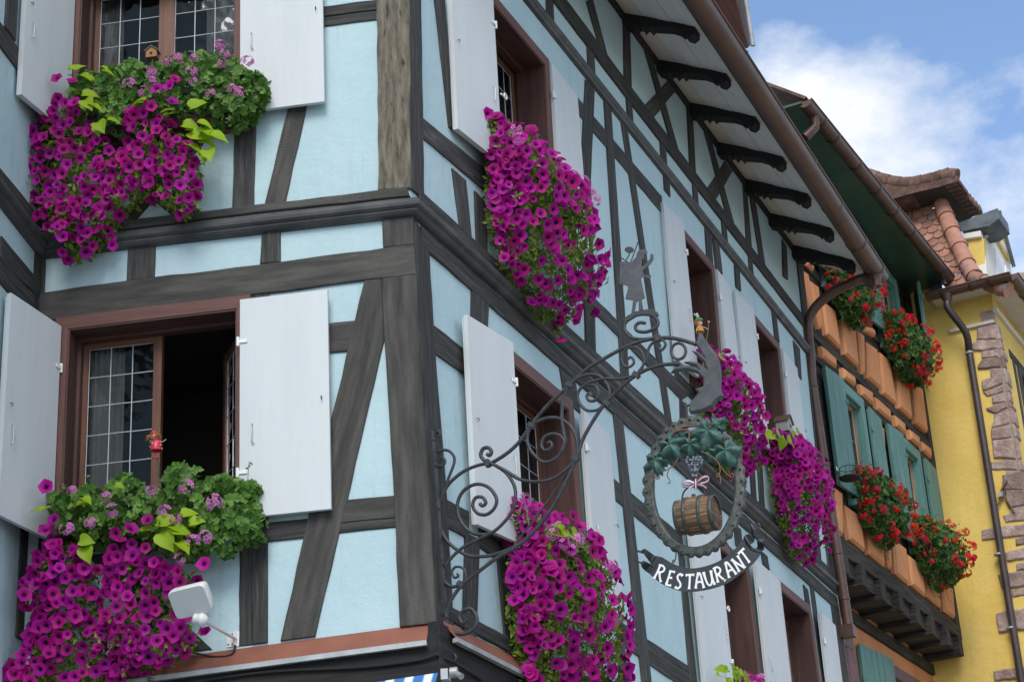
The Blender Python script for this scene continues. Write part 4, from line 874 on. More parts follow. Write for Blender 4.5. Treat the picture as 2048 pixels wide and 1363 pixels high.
# ------------------------------------------------------------------ oval wreath sign
z4s = Z(1220, 760, 3.245)
WS = empty('wreath_sign', SG.hit(1389, 1095), 'oval scalloped iron frame hanging from the hand, topped with green vine leaves', 'sign')
ec = (548, 690); m = MB(); n = 160; rows = []
th = .012
def ell(t, f): 
    lob = 26+18*abs(math.sin(t*18)); rx, ry = 262+f*(34+lob), 392+f*(26+lob)
    return SG.px(*z4s(ec[0]+rx*math.cos(t), ec[1]+ry*math.sin(t)))
ts = [2*math.pi*i/n for i in range(n)]
for d, fs in ((th, (0, .35, .62, 1)),):
    pr = [(0, -.012), (0, .010), (.25, .014), (.5, .006), (.78, .012), (1, .002), (1, -.012)]
    rows = [[SG.w(*ell(t, f), dd) for t in ts] for f, dd in pr]
    m.grid(rows+[rows[0]], True, True)
G['wreath'] = mk('weathered_iron', (.045, .052, .05), (.10, .11, .10), scale=30, rough=.55, bump=.4, bscale=80, bdist=.004, metal=.3, spots=(.16, .12, .07), spot_scale=25, spot_at=.68)
add('oval_frame', m, G['wreath'], WS)
m = MB()
for i in range(36):
    t = 2*math.pi*(i+.5)/36; m.ball(SG.w(*ell(t, .62), .012), .009, 6, 4)
add('bead_row', m, G['wreath'], WS, kind='stuff')
G['verdigris'] = mk('verdigris_leaf', (.03, .085, .075), (.11, .21, .18), (.06, .135, .115), scale=14, rough=.5, bump=.5, bscale=40, metal=.2, spots=(.025, .045, .04), spot_scale=14, spot_at=.58)
def vine_leaf(cx, cy, r, rot, d):
    m = MB(); c = SG.px(*z4s(cx, cy)); k = 1.12*r/3.245/340.0; N = 40; rim = []; mid = []
    for i in range(N):
        t = 2*math.pi*i/N; lob = .52+.20*math.cos(t)+.30*abs(math.cos(t*2.5))**1.6; lob *= .90+.20*(i % 2)
        if abs(t-math.pi) < .3: lob *= .4
        a = t+R(rot); rim.append((c[0]+k*lob*math.cos(a), c[1]+k*lob*math.sin(a), d-.035*lob+.02*math.cos(5*t)*lob)); mid.append((c[0]+k*.5*lob*math.cos(a), c[1]+k*.5*lob*math.sin(a), d+.008+.012*math.cos(5*t)))
    cen = [(c[0], c[1], d+.002)]*N
    m.grid([[SG.w(*p) for p in cen], [SG.w(*p) for p in mid], [SG.w(*p) for p in rim], [SG.w(p[0], p[1], p[2]-.006) for p in rim]], True, True)
    add('vine_leaf', m, G['verdigris'], WS)
for a in ((300, 525, 95, -80, .03), (405, 430, 112, -60, .05), (650, 345, 125, 250, .06), (545, 440, 78, -100, .07), (765, 470, 108, 285, .05), (345, 500, 60, -20, .02), (640, 460, 70, 270, .03), (475, 380, 60, 40, .02), (690, 300, 70, 30, .03)): vine_leaf(*a)
def vine(pts, r, d=.03, mat='vinewood'):
    m = MB(); m.tube(spline([SG.hit(*z4s(x, y), d) for x, y in pts], 5), r, 7); add('vine_stem', m, G[mat], WS)
G['vinewood'] = flat('vine_wood', (.14, .075, .045), .6)
vine([(320, 460), (350, 390), (410, 350), (470, 305), (550, 295), (620, 300), (690, 330), (730, 380), (745, 415)], .0075, .02); vine([(400, 355), (430, 330), (500, 320), (515, 340), (512, 400)], .006, .05)
vine([(330, 590), (390, 570), (430, 530), (440, 500)], .0035, .05); vine([(380, 580), (372, 620), (390, 650), (385, 668), (375, 662)], .003, .05); vine([(590, 460), (650, 490), (700, 530), (715, 580), (705, 625), (692, 618), (705, 605), (718, 640), (715, 670)], .004, .05); vine([(720, 560), (750, 600), (790, 630), (802, 615), (790, 605), (775, 625)], .0035, .05)
vine([(290, 600), (285, 640), (262, 670), (262, 700)], .004, .03)
m = MB(); c = SG.hit(*z4s(310, 628), .03); m.tube([c+(SG.sd*math.cos(t)+UP*math.sin(t))*.011 for t in [i*.5 for i in range(14)]], .003, 6, False); add('hanging_eye', m, G['iron'], WS)
G['grape'] = mk('painted_grape', (.10, .12, .15), (.20, .23, .27), scale=20, rough=.35, bump=0)
m = MB(); rg = random.Random(3)
for row in range(8):
    nn = max(1, 6-int(abs(row-1.5)*.9)); 
    for i in range(nn):
        x = 545+(i-(nn-1)/2)*19+rg.uniform(-3, 3)+(row % 2)*2; y = 500+row*17+rg.uniform(-3, 3); m.ball(SG.hit(*z4s(x, y), .055+rg.uniform(-.012, .02)), .0098, 8, 6)
add('grape_bunch', m, G['grape'], WS, kind='stuff')
# ribbon bow
def stripemat():
    m = newmat('tricolour_ribbon'); T_ = NT(m); o = T_.n('ShaderNodeOutputMaterial'); p = T_.n('ShaderNodeBsdfPrincipled', {'Roughness': .5}); uv = T_.n('ShaderNodeUVMap'); sx = T_.n('ShaderNodeSeparateXYZ', {0: uv.outputs[0]})
    rp = T_.n('ShaderNodeValToRGB', {0: sx.outputs['Y']}); e = rp.color_ramp.elements; rp.color_ramp.interpolation = 'CONSTANT'; e[0].color = (.05, .07, .22, 1); e[0].position = 0; e[1].position = .33; e[1].color = (.78, .77, .78, 1); x = e.new(.67); x.color = (.50, .06, .08, 1)
    T_.t.links.new(rp.outputs[0], p.inputs['Base Color']); T_.t.links.new(p.outputs[0], o.inputs[0]); return m
G['ribbon'] = stripemat()
BW_ = empty('ribbon_bow', SG.hit(*z4s(555, 700), .05), 'blue, white and red striped ribbon bow tied above the little barrel', 'ribbon')
def ribbon(pts, wdt, name='ribbon_loop'):
    P = spline([SG.hit(*z4s(x, y), d) for x, y, d in pts], 5); m = MB(); wv = (UP*.8+SG.sd*.25).normalized()
    rows = []
    for i, p in enumerate(P):
        t = (P[min(i+1, len(P)-1)]-P[max(i-1, 0)]).normalized(); b = SG.n.cross(t).normalized()*.75+SG.n*.45; rows.append([p-b*wdt, p-b*wdt*.33, p+b*wdt*.33, p+b*wdt])
    m.grid(rows, True, False, lambda i, j: (i*.1, (.05, .35, .65, .95)[min(j, 3)])); return add(name, m, G['ribbon'], BW_)
ribbon([(555, 670, .07), (510, 650, .09), (475, 660, .08), (480, 685, .07), (520, 690, .06), (555, 675, .06)], .011); ribbon([(555, 670, .07), (600, 630, .09), (635, 625, .08), (635, 650, .07), (600, 665, .06), (555, 675, .06)], .011)
ribbon([(552, 672, .07), (520, 695, .08), (500, 715, .07), (492, 722, .07)], .010, 'ribbon_tail'); ribbon([(558, 672, .07), (595, 680, .08), (615, 690, .07), (625, 700, .07)], .010, 'ribbon_tail')
ribbon([(555, 640, .085), (556, 660, .09), (556, 690, .085), (557, 705, .08)], .014, 'ribbon_knot')

# ------------------------------------------------------------------ barrel
G['stave'] = mk('barrel_wood', (.085, .045, .022), (.30, .21, .12), (.17, .10, .055), coord='UV', stretch=(1.5, 30, 1), scale=3, rough=.75, bump=.6, bscale=4, spots=(.16, .17, .05), spot_scale=3, spot_at=.68, vary=.2)
BRL = empty('wooden_barrel', SG.hit(*z4s(575, 1000), .02), 'small weathered wooden barrel with dark iron hoops hanging in the oval frame', 'barrel')
c0, c1 = SG.hit(*z4s(447, 893), .03), SG.hit(*z4s(692, 857), .03); axs = (c1-c0); ln = axs.length; axn = axs.normalized(); e1 = (UP-axn*UP.dot(axn)).normalized(); e2 = axn.cross(e1)
rad = lambda t: .092+.016*math.sin(math.pi*t)
NS = 18
for k in range(NS):
    m = MB(); rows = []
    for i in range(7):
        t = i/6; row = []
        for q in (0, .5, 1):
            a = 2*math.pi*(k+.03+q*.94)/NS; rr = rad(t)*(1+.004*(q == .5)); row.append(c0+axs*t+(e1*math.cos(a)+e2*math.sin(a))*rr)
        rows.append(row)
    m.grid(rows, True, False, lambda i, j: (i*.05+k, j*.017+k)); 
    inr = [[c0+axs*t+(e1*math.cos(a)+e2*math.sin(a))*(rad(t)-.012) for a in (2*math.pi*(k+.03)/NS, 2*math.pi*(k+.97)/NS)] for t in (0, 1)]
    add('stave', m, G['stave'], BRL)
for t, wdt in ((.03, .022), (.27, .018), (.66, .018), (.95, .024)):
    m = MB(); rr = [(t-wdt/ln/2, rad(t)), (t-wdt/ln/2, rad(t)+.006), (t+wdt/ln/2, rad(t)+.006), (t+wdt/ln/2, rad(t))]
    m.grid([[c0+axs*a+(e1*math.cos(2*math.pi*k/28)+e2*math.sin(2*math.pi*k/28))*r for k in range(28)] for a, r in rr], True, True); add('hoop', m, G['wreath'], BRL)
for t, name in ((.04, 'head'), (.955, 'head')):
    m = MB()
    for k in range(4):
        lo, hi = -1+k*.5, -1+(k+1)*.5; pts = []
        for i in range(7): y = lo+.01+(hi-lo-.02)*i/6; pts.append((math.sqrt(max(0, 1-y*y)), y))
        pts += [(-x, y) for x, y in pts[::-1]]
        m.ngon([c0+axs*t+(e1*y+e2*x)*(rad(t)-.004) for x, y in pts])
        m.uv[-1] = [(x*.1+k, y*.1) for x, y in pts]
    add('barrel_head', m, G['stave'], BRL)
m = MB(); top = c0.lerp(c1, .42)+e1*.1; m.tube(spline([top-axn*.07+e1*.0, top-axn*.055+e1*.05, top+e1*.075, top+axn*.055+e1*.05, top+axn*.07], 5), .005, 7); add('bail_handle', m, G['iron'], BRL)
m = MB(); m.tube([top+e1*.0, top+e1*.025], .012, 8); add('bung', m, G['stave'], BRL)

# ------------------------------------------------------------------ RESTAURANT banner
z5 = Z(1220, 943, 3.245)
BN = empty('name_banner', SG.hit(*z5(560, 778)), 'curved black metal ribbon banner lettered RESTAURANT in white', 'sign')
top = [(340, 553), (420, 600), (520, 625), (620, 612), (720, 572), (800, 512), (865, 438)]; bot = [(250, 655), (330, 722), (430, 765), (520, 778), (640, 762), (760, 722), (860, 652), (935, 588), (978, 530)]
tp, bt = spline([(x, y, 0) for x, y in top], 6), spline([(x, y, 0) for x, y in bot], 6)
def resample(P, n):
    Ls = [0]
    for a, b in zip(P, P[1:]): Ls.append(Ls[-1]+(b-a).length)
    o = []
    for i in range(n):
        t = Ls[-1]*i/(n-1); j = 0
        while j < len(P)-2 and Ls[j+1] < t: j += 1
        o.append(P[j].lerp(P[j+1], (t-Ls[j])/(Ls[j+1]-Ls[j]+1e-9)))
    return o
tp, bt = resample(tp, 30), resample(bt, 30); m = MB()
bp = lambda p, d: SG.w(*SG.px(*z5(p.x, p.y)), d)
for d, fl in ((.003, 0), (-.003, 1)): m.grid([[bp(a, d), bp(b, d)] for a, b in zip(tp, bt)], True)
for P in (tp, bt): m.grid([[bp(a, .003), bp(a, -.003)] for a in P], False)
G['banner'] = mk('banner_metal', (.028, .034, .038), (.05, .058, .062), scale=12, rough=.42, bump=.15, bscale=40, bdist=.004, metal=.3)
add('banner_plate', m, G['banner'], BN)
def tail(up, lo, amp, ph):
    U, L2 = resample(spline([(x, y, 0) for x, y in up], 6), 24), resample(spline([(x, y, 0) for x, y in lo], 6), 24); m = MB(); f = lambda i: amp*math.sin(ph+i*.55)*min(1, i/5)
    m.grid([[bp(a, f(i)), bp(a.lerp(b, .5), f(i)+.003), bp(b, f(i))] for i, (a, b) in enumerate(zip(U, L2))], True); add('banner_tail', m, G['banner'], BN)
tail([(345, 556), (290, 540), (225, 500), (165, 508)], [(302, 625), (262, 600), (225, 535), (167, 515)], .022, .3); tail([(305, 622), (250, 590), (212, 578), (155, 572)], [(256, 660), (215, 630), (205, 598), (160, 580)], .022, 1.2)
tail([(862, 440), (895, 395), (925, 345), (985, 308)], [(908, 512), (925, 450), (940, 400), (985, 318)], .028, .2); tail([(905, 508), (940, 485), (975, 440), (1018, 398)], [(977, 532), (998, 470), (1005, 430), (1022, 406)], .028, 1.0)
# letters as flared brush strokes
GL = {'R': [[(.12, 0), (.2, .5), (.22, 1)], [(.1, .95), (.5, 1.02), (.78, .85), (.66, .62), (.25, .50)], [(.42, .52), (.62, .25), (.92, -.05)]],
      'E': [[(.2, .02), (.22, .5), (.22, 1)], [(.15, .95), (.5, .98), (.85, 1.0)], [(.2, .52), (.45, .53), (.7, .58)], [(.12, .04), (.5, .02), (.88, .06)]],
      'S': [[(.82, .88), (.55, 1.0), (.22, .86), (.3, .62), (.6, .45), (.8, .22), (.5, 0), (.12, .08)]],
      'T': [[(.02, .93), (.5, .98), (1.0, .98)], [(.5, .98), (.5, .5), (.46, 0)]],
      'A': [[(.06, 0), (.2, .5), (.42, 1)], [(.36, .98), (.6, 1.0), (.76, .6), (.92, 0)], [(.2, .38), (.5, .44), (.8, .38)]],
      'U': [[(.08, 1), (.14, .5), (.3, .08), (.6, .06), (.8, .4), (.86, 1)], [(.86, 1), (.86, .5), (.95, 0)]],
      'N': [[(.1, 0), (.16, .5), (.14, 1)], [(.1, 1), (.45, .5), (.86, .02)], [(.86, 0), (.88, .5), (.9, 1)]]}
G['letter'] = mk('letter_paint', (.72, .73, .74), (.80, .80, .80), scale=30, rough=.5, bump=.05, spots=(.35, .28, .22), spot_scale=22, spot_at=.72)
LT = [('R', 325, 655, 22, 62), ('E', 392, 690, 17, 48), ('S', 448, 708, 10, 52), ('T', 517, 712, 2, 58), ('A', 580, 706, -4, 62), ('U', 642, 690, -12, 62), ('R', 708, 664, -19, 62), ('A', 776, 632, -27, 60), ('N', 833, 594, -33, 58), ('T', 878, 548, -38, 54)]
for ch, cx, cy, rot, wz in LT:
    m = MB(); hz = 96; cr_, sr_ = math.cos(R(rot)), math.sin(R(rot)); dz = .0045
    for st in GL[ch]:
        P = resample(spline([(x, y, 0) for x, y in st], 6), 14); Lr = []; Rr = []
        for i, p in enumerate(P):
            t = (P[min(i+1, 13)]-P[max(i-1, 0)]); tx, ty = t.x*wz, t.y*hz; l = math.hypot(tx, ty) or 1; nx, ny = -ty/l, tx/l
            hw = 6.2+4.0*abs(i/6.5-1)**4; X, Y = (p.x-.5)*wz, -(p.y-.5)*hz
            for sg, arr in ((1, Lr), (-1, Rr)):
                a, b = X+sg*hw*nx, Y-sg*hw*ny; arr.append((cx+a*cr_-b*sr_, cy+a*sr_+b*cr_))
        m.grid([[SG.hit(*z5(*a), dz), SG.hit(*z5(*b), dz)] for a, b in zip(Lr, Rr)], False); dz += .0005
    add('letter', m, G['letter'], BN)
for pts in ([(430, 515), (425, 560), (412, 590), (405, 580), (415, 570)], [(745, 440), (770, 480), (785, 510), (778, 522)]):
    m = MB(); m.tube(spline([SG.hit(*z5(x, y), .004) for x, y in pts], 4), .0035, 6); add('hanging_link', m, G['iron'], BN)

# ------------------------------------------------------------------ orange half-timbered house
O = Pl(BU.w(9.9, 0, -.1), az(27.0)); OL = Pl(O.w(0, 0, -.45), az(27.0)); zO = -O.o.z
HO = empty('half_timbered_house', (O.o.x, O.o.y, 0), 'orange plastered house with dark timbers, green shutters and jettied upper floor', 'house')
G['orange'] = plaster('orange_plaster', (.52, .22, .095), (.60, .275, .13), (.40, .17, .08), .4)
G['oakdark'] = mk('cracked_timber', (.028, .027, .026), (.085, .078, .068), (.05, .047, .042), coord='UV', stretch=(1, 14, 1), scale=2.6, rough=.9, bump=.9, bscale=4, bdist=.03, vary=.15, spec=.2)
G['green'] = mk('green_paint', (.075, .185, .165), (.125, .255, .23), (.095, .215, .195), coord='UV', stretch=(1, 12, 1), scale=2, rough=.6, bump=.3, bscale=5, vary=.08, spots=(.03, .06, .055), spot_scale=6, spot_at=.72)
G['dgreen'] = mk('green_soffit_paint', (.022, .065, .052), (.058, .105, .055), (.034, .08, .054), scale=1.2, rough=.35, bump=.05, spec=.5)
G['pine'] = mk('pine_sash', (.34, .15, .055), (.44, .21, .08), coord='UV', stretch=(1, 14, 1), scale=2, rough=.5, bump=.15, bscale=6)
G['mauve'] = mk('mauve_stone_paint', (.15, .09, .10), (.20, .125, .135), scale=6, rough=.85, bump=.3)
OWN = [(1.42, 2.16, 1.34, 2.70), (3.67, 4.43, 1.34, 2.71), (1.45, 2.25, 4.12, 5.26), (3.67, 4.52, 4.12, 5.24)]
m = MB(); m.sheet(O, [(-.6, .30), (5.36, .30), (5.36, 5.6), (-.6, 5.6)], [rect(q) for q in OWN], -.03); add('wall', m, G['oakdark'], HO)
m = MB(); lw = [(2.0, 2.6, -2, -.15), (3.3, 4.55, -2, -.25)]; m.sheet(OL, [(-.6, zO), (5.4, zO), (5.4, .5), (-.6, .5)], [rect(lw[1])]); add('wall', m, G['orange'], HO)
m = MB(); m.quad([O.w(-.6, .32, -.03), O.w(5.36, .32, -.03), O.w(5.36, .32, -.5), O.w(-.6, .32, -.5)]); add('jetty_underside', m, G['oakdark'], HO)
a3, b3, c3, z8 = Z(1590, 480, 4.543), Z(1620, 720, 4.543), Z(1640, 1063, 4.543), Z(1540, 855, 2.683)
def panel(z, pts, d1=.045):
    P = [O.px(*z(*p)) for p in pts]; ca, cb_ = sum(p[0] for p in P)/len(P), sum(p[1] for p in P)/len(P); P = [(ca+(p[0]-ca)*.92, cb_+(p[1]-cb_)*.97) for p in P]; m = MB(); m.prism(O, P, -.03, d1+random.uniform(-.006, .006), .028, .004, .2); add('plaster_panel', m, G['orange'], HO)
for z, pts in ((a3, ((35, 260), (95, 300), (150, 590), (92, 690))), (a3, ((110, 360), (190, 420), (225, 815), (205, 815), (150, 580))), (a3, ((225, 540), (345, 640), (398, 1000), (265, 862))),
    (a3, ((395, 715), (525, 800), (557, 1165), (430, 1040))), (a3, ((548, 820), (605, 865), (608, 1228), (585, 1225))), (a3, ((632, 920), (725, 990), (762, 1363), (636, 1255))), (a3, ((630, 785), (690, 800), (712, 845), (712, 888), (632, 830))),
    (b3, ((612, -80), (700, 0), (770, 420), (640, 310))), (b3, ((755, 40), (865, 130), (907, 548), (785, 440))), (b3, ((915, 190), (1000, 260), (1052, 672), (938, 575))), (a3, ((75, 170), (150, 240), (152, 292), (85, 230))), (a3, ((8, 80), (45, 110), (45, 165), (20, 160))),
    (a3, ((218, 958), (350, 1075), (356, 1175), (232, 1070))), (a3, ((412, 1155), (520, 1240), (532, 1338), (424, 1255))), (b3, ((435, 212), (550, 290), (557, 412), (452, 318))), (b3, ((572, 328), (710, 450), (722, 565), (592, 450))),
    (b3, ((748, 495), (840, 575), (852, 683), (765, 600))), (b3, ((882, 625), (970, 695), (978, 795), (892, 720))), (b3, ((998, 730), (1085, 800), (1092, 902), (1012, 820))),
    (z8, ((388, 410), (470, 470), (500, 672), (414, 600))), (z8, ((502, 500), (590, 560), (604, 752), (518, 678))), (z8, ((604, 580), (634, 600), (638, 765), (622, 748))), (z8, ((645, 590), (718, 645), (734, 848), (658, 782))), (z8, ((726, 675), (802, 735), (824, 912), (748, 845))),
    (z8, ((814, 740), (890, 800), (910, 972), (833, 905))), (z8, ((905, 810), (970, 860), (984, 1028), (922, 985))), (z8, ((340, 320), (376, 350), (380, 588), (350, 560))), (b3, ((612, 590), (645, 615), (660, 870), (640, 850)))): panel(z, pts)
def OT(s0, s1, h0, h1, d1=.0, name='timber'): m = MB(); m.prism(O, [(s0, h0), (s1, h0), (s1, h1), (s0, h1)], -.04, d1, .006, .006); add(name, m, G['oakdark'], HO)
OT(-.5, 5.36, .49, .68, .02, 'sill_beam'); OT(-.5, 5.36, 3.10, 3.22, .004, 'floor_beam'); OT(-.5, 5.36, 2.80, 2.90, .004, 'floor_beam'); OT(-.5, 5.36, 4.02, 4.14, .002, 'sill_beam'); OT(5.22, 5.38, .68, 5.5, .012, 'end_post')
for s in (1.30, 2.02, 2.64, 3.33, 3.95, 4.57, 5.14, .7):
    m = MB(); w_ = .085; p = [O.w(s-w_, .24, .03), O.w(s+w_, .24, .03)]; j = lambda: random.uniform(-.008, .008)
    m.box(O.w(s-w_+j(), .25+j(), -.55), O.sd*(2*w_+j()), UP*.235, O.n*(.60+j())); add('floor_joist', m, G['oakdark'], HO)
m = MB(); m.prism(OL, [(-.5, .10), (5.36, .10), (5.36, .24), (-.5, .24)], -.02, .05, .006, .004); add('wall_plate', m, G['oakdark'], HO)
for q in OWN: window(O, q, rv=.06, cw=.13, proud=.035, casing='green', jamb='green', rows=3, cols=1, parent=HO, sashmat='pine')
for i, q in enumerate(OWN):
    m = MB(); m.box(O.w(q[0]-.15, q[2]-.14, -.01), O.sd*(q[1]-q[0]+.3), UP*.07, O.n*.10); add('window_sill', m, G['green'], HO)
sh = dict(parent=HO, mat='green', planks=3, hook=False)
shut_pl(O, 1.34, .80, 1.30, 2.76, .11, .07, **sh); shut_pl(O, 2.37, 2.88, 1.30, 2.76, .075, .055, **sh); shut_pl(O, 3.60, 3.10, 1.30, 2.78, .11, .07, **sh); shut_pl(O, 4.64, 5.20, 1.30, 2.78, .075, .055, **sh)
shut_pl(O, 1.38, .62, 4.16, 5.35, .10, .07, **sh); shut_pl(O, 2.42, 2.95, 4.16, 5.35, .07, .06, **sh); shut_pl(O, 3.60, 3.10, 4.18, 5.35, .11, .07, **sh); shut_pl(O, 4.85, 5.30, 4.16, 5.38, .30, .12, **sh)
# lower floor: stone-framed openings
m = MB(); m.prism(OL, [(1.35, -.25), (2.12, -.25), (2.10, -.02), (1.35, -.02)], -.02, .03, .01); m.prism(OL, [(1.85, -2.2), (2.14, -2.2), (2.14, -.255), (1.85, -.255)], -.02, .035, .01); add('stone_surround', m, G['mauve'], HO)
window(OL, lw[1], rv=.16, cw=.14, proud=.03, casing='mauve', jamb='mauve', rows=3, cols=1, parent=HO, sashmat='pine')
shut_pl(OL, 2.24, 2.72, -2.2, -.14, .06, .10, **sh); shut_pl(OL, 3.30, 2.74, -2.2, -.13, .12, .10, **sh)
# eaves
m = MB(); m.box(O.w(-.45, 5.46, -.05), O.sd*5.80, O.n*.62, UP*.03); add('soffit', m, G['dgreen'], HO)
og = lambda s, x, y: O.w(s, 5.50+y, .60+x)
og_ = gutter('gutter', og, -.42, 5.26, .085, (.1, .55, 1.35, 2.1, 2.8, 3.5, 4.2, 4.85), G['copper'], HO)
m = MB(); e = og(-.12, 0, -.07); m.tube([e, e-UP*.10, e-UP*.13, e-UP*.26-O.n*.12-O.sd*.06], .055, 12); add('outlet', m, G['copper'], og_)
m = MB(); m.quad([O.w(-.45, 5.50, .62), O.w(5.40, 5.50, .62), O.w(5.40, 8.0, -2.6), O.w(-.45, 8.0, -2.6)]); m.quad([O.w(-.45, 5.53, .64), O.w(5.40, 5.53, .64), O.w(5.40, 8.03, -2.6), O.w(-.45, 8.03, -2.6)]); m.quad([O.w(-.45, 5.50, .62), O.w(-.45, 5.53, .64), O.w(-.45, 8.03, -2.6), O.w(-.45, 8.0, -2.6)]); add('roof', m, G['rooftile'], HO)
# red geraniums
def red_box(s0, s1, h, drop, dm, label, n=44):
    b = empty('geranium_box', O.w((s0+s1)/2, h-.14, .1), label, 'flower box', 'red geranium boxes'); planter(b, O, s0+.08, s1-.08, h+.02, mat='black')
    ms = HangMass(O, s0, s1, [(.02, h+.30), (dm*.5, h+.32), (dm*.9, h+.16), (dm, h-drop*.25), (dm*.85, h-drop*.65), (dm*.45, h-drop*.95), (.12, h-drop)])
    leaves(b, [ms], G['rleaf'], leaf_lobed, 1500, .068, (.25, 1.22)); blooms(b, [ms], RED, n, .085, .066, 'geranium_bloom', (1.12, 1.3), bias=Vector((.0, -.7, -.1))); sprigs(b, ms, 70, .19); return b
red_box(1.25, 2.45, 4.12, .46, .44, 'red geraniums at upper green window, partly behind the curved brown downpipe'); red_box(3.45, 4.70, 4.12, .48, .48, 'red geraniums at upper green window against the yellow wall')
red_box(1.30, 2.50, 1.34, .46, .44, 'red geraniums at green window beside an empty wire pot ring'); red_box(3.45, 4.75, 1.34, .48, .48, 'red geraniums at green window above the timber joist ends by yellow wall')
# wire pot holder
PH = empty('pot_holder', O.hit(*b3(365, 1085), .15), 'empty black wire ring pot holder on green shutter', 'pot holder'); c = O.hit(*b3(365, 1080), .2); m = MB()
ringp = lambda r, dz: [c+UP*dz+(O.sd*math.cos(t)+O.n*math.sin(t))*r for t in [i*math.pi/10 for i in range(21)]]
m.tube(ringp(.11, .13), .004, 6, False); m.tube(ringp(.12, .02), .004, 6, False)
for k in range(8): t = k*math.pi/4; v = O.sd*math.cos(t)+O.n*math.sin(t); m.tube([c+v*.11+UP*.13, c+v*.12+UP*.02], .003, 5, False)
add('wire_ring', m, G['iron'], PH); lathe('saucer', [(c, .002), (c, .11), (c+UP*.02, .125), (c+UP*.02, .12)], G['black'], PH, n=20); m = MB(); q = c-O.n*.14; m.tube([c-O.n*.11+UP*.13, q+UP*.16], .005, 6); m.box(q+UP*.13-O.sd*.015, O.sd*.03, UP*.05, O.n*.004); add('bracket', m, G['wpaint'], PH)

# ------------------------------------------------------------------ yellow house
Y1 = Pl(O.w(5.38, 0, 0), O.n); CS = 1.12; Y2 = Pl(Y1.w(CS, 0, 0), az(27.0)); zY = -Y1.o.z
HY = empty('yellow_house', (Y1.o.x, Y1.o.y, 0), 'yellow plastered house with stone quoins, scale-tiled hip and dormer', 'house')
G['yellow'] = plaster('yellow_plaster', (.67, .475, .12), (.75, .55, .165), (.52, .37, .12), .45)
G['darkpipe'] = mk('dark_brown_pipe', (.045, .034, .034), (.07, .054, .052), scale=3, rough=.4, bump=.04, metal=.2)
G['stone'] = mk('pink_sandstone', (.24, .165, .145), (.40, .32, .285), (.31, .22, .195), scale=7, rough=.92, bump=.9, bscale=22, bdist=.03, vary=.3, spots=(.38, .34, .30), spot_scale=40, spot_at=.64)
m = MB(); m.sheet(Y1, [(-3, zY), (CS, zY), (CS, 5.30), (.42, 5.30), (.42, 5.75), (-3, 6.4)]); add('wall', m, G['yellow'], HY)
ywn = (.95, 1.7, 2.6, 4.3)
m = MB(); m.sheet(Y2, [(0, zY), (6, zY), (6, 5.3), (0, 5.3)], [rect(ywn)]); add('wall', m, G['yellow'], HY)
window(Y2, ywn, rv=.14, cw=.10, casing='timber', jamb='brown', rows=4, cols=2, parent=HY)
z5y, z6y, zR = Z(1860, 600, 3.587), Z(1860, 980, 3.559), Z(1700, 300, 3.917)
G['mortar'] = mk('mortar', (.30, .24, .20), (.38, .31, .26), scale=9, rough=.95, bump=.6, bscale=30)
m = MB(); m.prism(Y1, [(CS-.20, 4.93), (CS-.004, 4.93), (CS-.004, 2.0), (CS-.24, 2.0), (CS-.20, 2.6), (CS-.25, 3.2), (CS-.19, 3.9)], -.02, .008, .004, .02, .08); add('mortar', m, G['mortar'], HY)
def stone(z, pts, wrap=True):
    P = []
    for p in pts:
        a, h = Y1.px(*z(*p)); P.append((min(a, CS-.002), h))
    if max(p[0] for p in pts) >= 655 and z is z6y: P = [(CS-.002, h) if pts[i][0] >= 655 else (a, h) for i, (a, h) in enumerate(P)]
    m = MB(); d = .028+random.uniform(-.008, .014); m.prism(Y1, P, -.02, d, .016, .007, .06); 
    if wrap and max(a for a, _ in P) > CS-.25:
        hs_ = [h for a, h in P if a > max(a for a, _ in P)-.12]; h0, h1 = min(hs_), max(hs_); w_ = random.uniform(.08, .3)
        if h1-h0 > .03: m.prism(Y2, [(-.015, h0), (w_, h0+.01), (w_-.02, h1-.01), (-.015, h1)], -.02, .02, .012, .006, .07)
    add('quoin_stone', m, G['stone'], HY)
for pts in (((345, 200), (455, 175), (478, 180), (478, 283), (335, 290)), ((305, 310), (340, 292), (480, 287), (487, 345), (400, 365), (310, 365)), ((370, 372), (487, 348), (493, 408), (372, 420)), ((345, 470), (380, 424), (503, 412), (510, 485), (345, 497)),
            ((372, 582), (442, 557), (446, 492), (516, 488), (524, 600), (380, 652)), ((380, 662), (526, 618), (535, 657), (412, 692)), ((445, 697), (537, 662), (548, 730), (450, 746)), ((405, 776), (548, 735), (562, 770), (480, 815), (412, 792)), ((470, 822), (563, 775), (576, 885), (440, 920)),
            ((440, 930), (578, 900), (586, 985), (445, 1005)), ((446, 1010), (590, 990), (618, 1140), (460, 1135)), ((435, 1158), (612, 1148), (632, 1220), (440, 1215)), ((520, 1255), (640, 1228), (674, 1300), (674, 1363), (520, 1363))): stone(z5y, pts)
for pts in (((525, 0), (669, 0), (669, 110), (560, 130)), ((520, 182), (669, 132), (669, 222), (540, 232)), ((370, 287), (440, 266), (669, 242), (669, 325), (440, 350), (370, 356)), ((610, 345), (669, 335), (669, 384), (612, 396)), ((540, 442), (669, 402), (669, 492), (550, 506)), ((615, 522), (669, 512), (669, 568), (618, 576)),
            ((485, 602), (669, 574), (669, 690), (515, 702)), ((582, 712), (669, 696), (669, 752), (587, 762)), ((475, 877), (545, 856), (669, 842), (669, 1000), (490, 1012)), ((455, 1287), (600, 1262), (669, 1252), (669, 1342), (465, 1356))): stone(z6y, pts)
